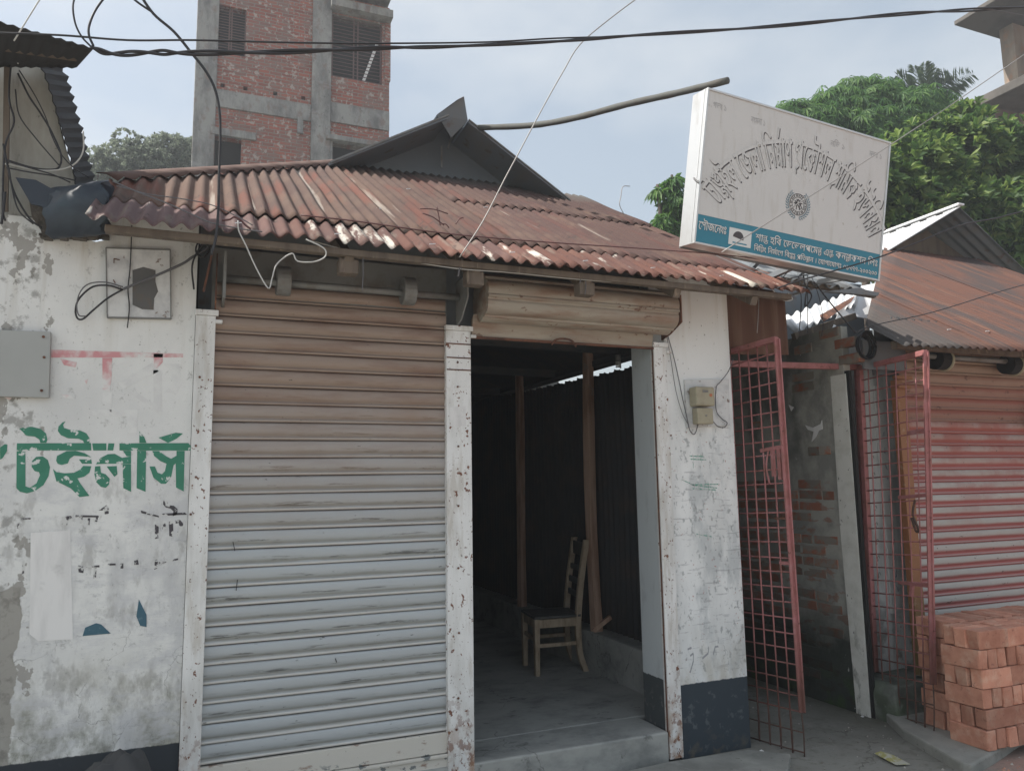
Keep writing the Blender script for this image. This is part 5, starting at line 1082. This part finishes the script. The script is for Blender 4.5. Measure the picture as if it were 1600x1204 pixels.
# areca palm
pm = root('palm_tree', (15.6, 15.5, 0), 'palm with dark feathery fronds sticking up above the mango tree', 'tree')
pc_ = ony(1447, 175, 15.5); build(MB().tube([P(pc_[0], 15.5, 0), P(pc_[0]+.1, 15.5, pc_[2]*.5), pc_], lambda t: .11-.04*t, 8, 3), 'trunk', bark, pm, smooth=True)
for tip, sag in (((1402, 118), .12), ((1428, 104), .05), ((1462, 106), .05), ((1522, 116), .30), ((1504, 130), .3), ((1392, 145), .25), ((1484, 118), .2), ((1445, 100), .02)):
    e = ony(*tip, 15.3+random.uniform(-.5, .5)); rb = [pc_+(e-pc_)*t+P(0, 0, sag*math.sin(math.pi*t)) for t in np.linspace(0, 1, 16)]
    mb = MB().tube(rb, lambda t: .014*(1-.8*t), 5); dirn = _n(e-pc_); side = _n(np.cross(dirn, P(0, -1, .2)))
    for i in range(2, 44):
        t = i/44; p = pc_+(e-pc_)*t+P(0, 0, sag*math.sin(math.pi*t)); ll = .62*math.sin(math.pi*(.25+.62*t))
        for s_ in (-1, 1):
            d = _n(dirn*.75+side*s_*.8+P(0, random.uniform(-.25, .25), -.25)); wv = _n(np.cross(d, P(0, 1, 0)))*.030; k = len(mb.V)
            mb.add([p, p+d*ll*.5+wv, p+d*ll+P(0, 0, -.06), p+d*ll*.5-wv], [(0, 1, 2, 3)])
    build(mb, 'frond', palm_m, pm, flipfix=False)

# ------------------------------------------------------------------ cables and wires
def twisted(name, label, pts, r, mat, turns, yy):
    c = crom([ony(p[0], p[1], yy) for p in pts], 14); o = root(name, c[0], label, 'cable')
    for ph in (0, math.pi):
        q = []
        for i, p in enumerate(c):
            t = i/len(c)*turns*2*math.pi+ph; amp = r*.8*(1+.5*math.sin(i*.05)); q.append(p+P(0, amp*math.cos(t), amp*math.sin(t)))
        build(MB().tube(q, r, 6), 'strand', mat, o, smooth=True)
    return o
twisted('overhead_cable', 'thick twisted pair of black cables crossing the sky from left canopy to top right', [(143, 74), (175, 84), (240, 82), (300, 83), (450, 81), (600, 75), (700, 73), (870, 65), (1000, 55), (1200, 42), (1400, 23), (1530, 15), (1700, 6)], .0062, black_m, 7, 3.1)
cable('overhead_cable', 'thin upper cable running just above the twisted pair across the brick tower', [(-60, 50), (90, 55), (200, 63), (305, 63), (470, 67), (600, 68), (760, 66), (870, 60), (985, 57)], .0040, black_m, yy=3.1)
cable('overhead_cable', 'thin cable branching to the concrete house at the top right corner', [(1528, 13), (1560, 17), (1620, 28)], .003, grey_cable, yy=3.1)
cable('drop_cable', 'black cable dropping from top left across the tower to the roof edge', [(216, -12), (240, 22), (272, 50), (300, 84), (322, 112), (336, 140), (343, 175), (344, 220), (342, 280), (341, 330), (337, 372), (330, 398)], .0058, black_m, yy=3.25)
cable('drop_cable', 'thinner cable joining the black drop cable at the top left', [(203, -6), (218, 6), (236, 18)], .0045, black_m, yy=3.25)
cable('cable_loop', 'left cable loop rising from the corner of the canopy', [(118, -10), (114, 12), (118, 38), (128, 58), (142, 73)], .0035, black_m, yy=3.1)
cable('cable_loop', 'right cable loop curling down to the corner of the canopy', [(168, -10), (150, 15), (140, 38), (139, 55), (146, 72)], .0045, black_m, yy=3.1)
cable('stay_wire', 'pale thin wire slanting down to the canopy at top left', [(68, -10), (48, 22), (22, 64)], .003, white_cable, yy=3.15, smooth=2)
cable('stay_wire', 'thin steel wire slanting from the sky down to the eave over the doorway', [(1003, -8), (950, 32), (906, 70), (880, 112), (850, 165), (810, 240), (790, 277), (755, 345), (718, 402)], .0030, steelwire, yy=3.2, smooth=4)
cable('stay_wire', 'pale steel wire crossing the front of the box sign diagonally', [(1640, 58), (1550, 120), (1480, 168), (1395, 224), (1300, 285), (1220, 335), (1128, 394)], .0030, steelwire, yy=2.95, smooth=3)
cable('service_cable', 'black cable from right edge drooping past the bottom of the box sign', [(1640, 318), (1560, 340), (1500, 352), (1430, 380), (1370, 403), (1300, 424), (1250, 438), (1215, 450)], .0042, black_m, yy=3.0)
cable('service_cable', 'thin dark cable crossing the right-hand rusty roof', [(1640, 434), (1560, 456), (1490, 478), (1440, 492), (1370, 507), (1335, 520)], .0032, black_m, yy=3.3)
cable('roof_wire', 'red-brown wire stretched along the lower edge of the rusty roof', [(470, 336), (560, 346), (700, 365), (850, 378), (1000, 388), (1130, 398), (1240, 412), (1300, 420)], .0032, brown_cable, yy=3.33)
cable('roof_wire', 'grey wire lying over the left end of the rusty roof', [(176, 283), (215, 300), (262, 318), (300, 335), (330, 348), (380, 358), (410, 362)], .0028, grey_cable, yy=3.36)
cable('roof_wire', 'second thin grey wire resting on the left roof ridges', [(182, 290), (230, 303), (280, 310), (330, 320), (370, 338), (395, 352)], .0022, grey_cable, yy=3.42)
cable('hanging_wire', 'loose white wire looping down in front of the closed shutter', [(372, 345), (373, 360), (385, 385), (400, 418), (419, 450), (425, 435), (433, 412), (456, 396), (465, 408), (490, 409), (507, 402), (509, 392), (500, 384), (478, 374)], .0030, white_cable, yy=3.33, smooth=5)
cable('eave_wire', 'thin white wire sagging under the eave above both shutters', [(478, 374), (560, 395), (640, 408), (718, 420), (800, 426), (900, 436), (1000, 443), (1075, 446)], .0024, white_cable, yy=3.42)
cable('roof_clutter_wire', 'short tangle of dark wire on the roof above the closed shutter', [(347, 344), (358, 343), (366, 339), (376, 344), (384, 352), (392, 358)], .0045, brown_cable, yy=3.34)
for k, (a, b) in enumerate([((656, 326), (700, 334)), ((660, 333), (694, 352)), ((682, 322), (688, 352)), ((690, 350), (702, 356)), ((712, 350), (724, 340))]):
    cable('roof_clutter_wire', ['upper bent twig of wire on the rusty roof', 'second bent wire on the rusty roof', 'upright bent wire on the rusty roof', 'small wire scrap on the rusty roof', 'wire scrap beside the steel stay wire'][k], [(a[0], a[1]), ((a[0]+b[0])/2, (a[1]+b[1])/2-3), (b[0], b[1])], .0028, brown_cable, yy=3.45, group='wire scraps on the roof', smooth=3)
cable('hooked_wire', 'tiny hooked wire sticking up from the roof against the sky', [(975, 335), (968, 320), (970, 308), (973, 292), (984, 291)], .0032, steelwire, yy=5.0, smooth=3)
cable('wall_cable', 'black cable loop hanging left of the scorched white panel', [(190, 452), (170, 446), (145, 448), (124, 466), (118, 484), (121, 497), (130, 498), (145, 485), (168, 466), (192, 452)], .0042, black_m, yy=F-.04)
cable('wall_cable', 'second thinner cable loop left of the scorched white panel', [(192, 448), (165, 441), (140, 443), (126, 455), (120, 475), (123, 492), (134, 494)], .0028, grey_cable, yy=F-.045)
cable('wall_cable', 'bundle of cables rising from the white panel to the eave', [(192, 452), (215, 442), (245, 430), (285, 412), (300, 402), (318, 392), (330, 385)], .0060, grey_cable, yy=F-.06)
cable('wall_cable', 'tangled dark cable knot under the eave at the left of the shutter', [(330, 372), (312, 376), (306, 392), (316, 402), (327, 390), (318, 380), (305, 400), (300, 420), (303, 452)], .0042, black_m, yy=F-.08)
cable('wall_cable', 'thin wire tied down the middle of the white panel', [(206, 352), (205, 380), (203, 420), (200, 452), (202, 480), (199, 512)], .0028, black_m, yy=F-.03)
cable('meter_cable', 'dark cable hanging from the rolled shutter to the meter', [(1041, 500), (1042, 518), (1052, 555), (1060, 590), (1066, 620), (1074, 655), (1078, 672), (1085, 678), (1090, 665), (1091, 652)], .0032, grey_cable, yy=F-.02)
cable('meter_cable', 'thin second cable hanging beside the meter cable', [(1041, 520), (1048, 560), (1056, 610), (1066, 645), (1076, 664)], .0022, grey_cable, yy=F-.018)
cable('meter_cable', 'cable looping round the right side of the meter', [(1146, 560), (1138, 580), (1126, 596), (1119, 606), (1119, 640), (1128, 654), (1136, 660), (1132, 667), (1122, 666), (1114, 658)], .0030, grey_cable, yy=F-.03)
lw = [[(20, 70), (14, 150), (22, 190), (8, 230), (4, 320), (8, 345)], [(28, 115), (45, 150), (62, 175), (80, 205), (95, 240), (93, 260), (80, 265), (50, 262), (10, 250)], [(24, 140), (30, 180), (55, 215), (85, 250), (92, 258)], [(130, 205), (130, 235), (118, 255), (95, 265), (60, 266), (8, 256)], [(30, 110), (55, 150), (72, 185), (80, 210), (95, 240), (115, 262), (140, 278)], [(5, 225), (12, 260), (22, 300), (45, 340), (65, 356)], [(10, 262), (40, 268), (85, 275), (118, 282)], [(12, 252), (45, 262), (80, 272), (110, 285)], [(8, 300), (5, 330), (2, 350)], [(25, 75), (32, 85), (28, 98), (22, 80), (30, 76), (28, 100)], [(14, 262), (20, 300), (30, 330), (52, 350)]]
ll_ = ['dark cable hanging straight down the left edge of the upper wall', 'long cable curving in a hook across the stained upper wall', 'short cable lying inside the hooked cable on the upper wall', 'pale cable curling round the edge of the side roof', 'thin cable running down to the blue tarp', 'black cable passing behind the blue tarp', 'lowest of the near level cables on the upper wall', 'middle of the near level cables on the upper wall', 'short cable end at the far left edge', 'pale knotted string under the canopy', 'inner black cable passing behind the blue tarp']
for k, (p, l_) in enumerate(zip(lw, ll_)): cable('wall_cable', l_, p, [.0042, .0042, .0028, .0035, .0025, .0042, .003, .003, .006, .003, .0032][k], white_cable if k in (3, 9) else black_m, yy=F-.07-.004*k)
pl_ = [[(1248, 432), (1252, 470), (1249, 515)], [(1262, 430), (1262, 480), (1262, 520)], [(1268, 432), (1280, 465), (1286, 500), (1284, 525)], [(1272, 440), (1295, 470), (1320, 500), (1337, 520)], [(1205, 450), (1222, 468), (1238, 468), (1232, 458)], [(1186, 450), (1185, 490), (1183, 520)], [(1255, 428), (1258, 445), (1268, 462), (1258, 478), (1262, 440)], [(1230, 436), (1255, 430), (1290, 424), (1300, 420)], [(1215, 442), (1240, 418), (1262, 424)]]
pn = ['left of the dangling wires under the sign', 'second dangling wire under the sign', 'curved wire dangling below the sign onto the bright sheet', 'dark wire slanting from the sign to the wall coil', 'small pale curl of wire under the end of the eave', 'cobwebbed string hanging in front of the brown sheet', 'knotted wire tangle under the box sign', 'wire running level under the box sign', 'wire crossing at the end of the rusty eave']
for k, (p, l_) in enumerate(zip(pl_, pn)): cable('dangling_wire', l_, p, [.003, .003, .0022, .005, .003, .0022, .005, .003, .003][k], [black_m, black_m, black_m, black_m, white_cable, steelwire, black_m, black_m, black_m][k], yy=3.6)
o = root('cable_coil', ony(1350, 560, F-.02), 'dark coil of cable hanging where the gate meets the right-hand roof', 'cable coil')
c = ony(1352, 540, F-.02)
for k in range(5): build(MB().tube([c+P((.075-.005*k)*math.cos(t)+.006*math.sin(k*2), .012*k-.02, (.095-.006*k)*math.sin(t)) for t in np.linspace(0, 2*math.pi, 28)], .008, 6), 'turn', black_m, o, smooth=True)
for k, (q1, q2, rr) in enumerate((((567, 395), (566, 455), .003), ((718, 402), (716, 432), .006), ((722, 402), (720, 422), .004), ((906, 432), (906, 442), .004), ((915, 438), (914, 460), .003))):
    cable('hanging_string', ['string with dust hanging from the first rafter end', 'dark rag end hanging below the stay wire', 'short string beside the rag end', 'short string under the middle rafter', 'grey cobweb strand before the rolled shutter'][k], [q1, ((q1[0]+q2[0])/2+1, (q1[1]+q2[1])/2), q2], rr*.8, grey_cable, yy=3.42, cat='string', smooth=3)

# ------------------------------------------------------------------ things on the ground
pp = [onz(1366, 1176, .012), onz(1376, 1173, .03), onz(1396, 1179, .012), onz(1422, 1193, .012), onz(1400, 1194, .012)]
mb = MB().add(pp, [(0, 1, 2, 4), (2, 3, 4)])
tag(build(mb, 'paper_packet', M('yellow_white_paper', (.5, .5, .42), [dict(c=(.38, .36, .12), s=14, lo=.45, hi=.52, f=.9)], rough=.7), solid=.002), 'crumpled yellow and white paper packet lying on the passage ground', 'litter')
for k, q in enumerate([(1348, 1120), (1190, 1174)]):
    c = onz(*q, .01); tag(build(MB().prism([c, c+P(.02, .004, 0), c+P(.016, .02, .004), c+P(-.004, .014, .002)], (0, 0, .002)), 'paper_scrap', whitepaper), ['tiny white scrap at the foot of the mossy plinth', 'tiny pale scrap beside the gate leaf foot'][k], 'litter')
mb = MB(); r_ = random.Random(11)
for k in range(260):
    x, y = r_.uniform(2.4, 4.3), r_.uniform(2.9, 5.2)
    if (x < 3.1 and y > 3.5) or (x > 4.1 and y > 3.2): continue
    s_ = r_.choice((.003, .004, .006, .009))*r_.uniform(.7, 1.3); z0 = .035 if (x < 3.1 and y < 3.9) else .0
    mb.add([(x-s_, y, z0), (x, y-s_*.8, z0), (x+s_, y+s_*.2, z0), (x, y+s_, z0), (x+s_*.1, y, z0+s_*.9)], [(0, 1, 4), (1, 2, 4), (2, 3, 4), (3, 0, 4)])
build(mb, 'grit', M('pale_grit', (.42, .40, .36), [dict(c=(.12, .11, .09), s=6, lo=.48, hi=.52, f=.9)], rough=.9))['kind'] = 'stuff'
mb = MB()
for k in range(90):
    x, y = r_.uniform(3.95, 4.6), r_.uniform(2.75, 3.0); s_ = r_.uniform(.004, .011)
    mb.add([(x-s_, y, 0.), (x, y-s_*.8, 0.), (x+s_, y+s_*.2, 0.), (x, y+s_, 0.), (x+s_*.1, y, s_*.8)], [(0, 1, 4), (1, 2, 4), (2, 3, 4), (3, 0, 4)])
build(mb, 'brick_crumbs', brick_new)['kind'] = 'stuff'
# dark cloth heap at the lower edge
V = []; n1_, n2_ = 20, 12; cc = ony(188, 1215, 3.45)
for i in range(n1_+1):
    for j in range(n2_+1):
        s, t = i/n1_*2-1, j/n2_*2-1; h = max(0, 1-s**4)*max(0, 1-t**4)
        V.append(P(ony(178, 1190, 3.5)[0]+s*.17, 3.5+t*.14, max(.0, (ony(190, 1180, 3.5)[2])*h**.35*(1-.10*(s-.35)**2)+.014*math.sin(s*11+t*5)*h+.010*math.sin(t*13-s*5)*h)))
tag(build(MB().add(V, [(i*(n2_+1)+j, (i+1)*(n2_+1)+j, (i+1)*(n2_+1)+j+1, i*(n2_+1)+j+1) for i in range(n1_) for j in range(n2_)]), 'cloth_heap', cloth_m, smooth=True, solid=.004, flipfix=False), 'dark grey cloth draped over a heap at the foot of the white wall', 'cloth')

# ------------------------------------------------------------------ air
hz = bpy.data.materials.new('thin_haze'); hz.use_nodes = True; hz.node_tree.nodes.clear()
ho = hz.node_tree.nodes.new('ShaderNodeOutputMaterial'); hv_ = hz.node_tree.nodes.new('ShaderNodeVolumePrincipled')
hv_.inputs['Color'].default_value = (.88, .93, 1, 1); hv_.inputs['Density'].default_value = .0034; hv_.inputs['Anisotropy'].default_value = .25
hz.node_tree.links.new(hv_.outputs[0], ho.inputs['Volume'])
tag(build(MB().box(-60, 80, -60, 90, -1, 24), 'haze', hz), kind='stuff')
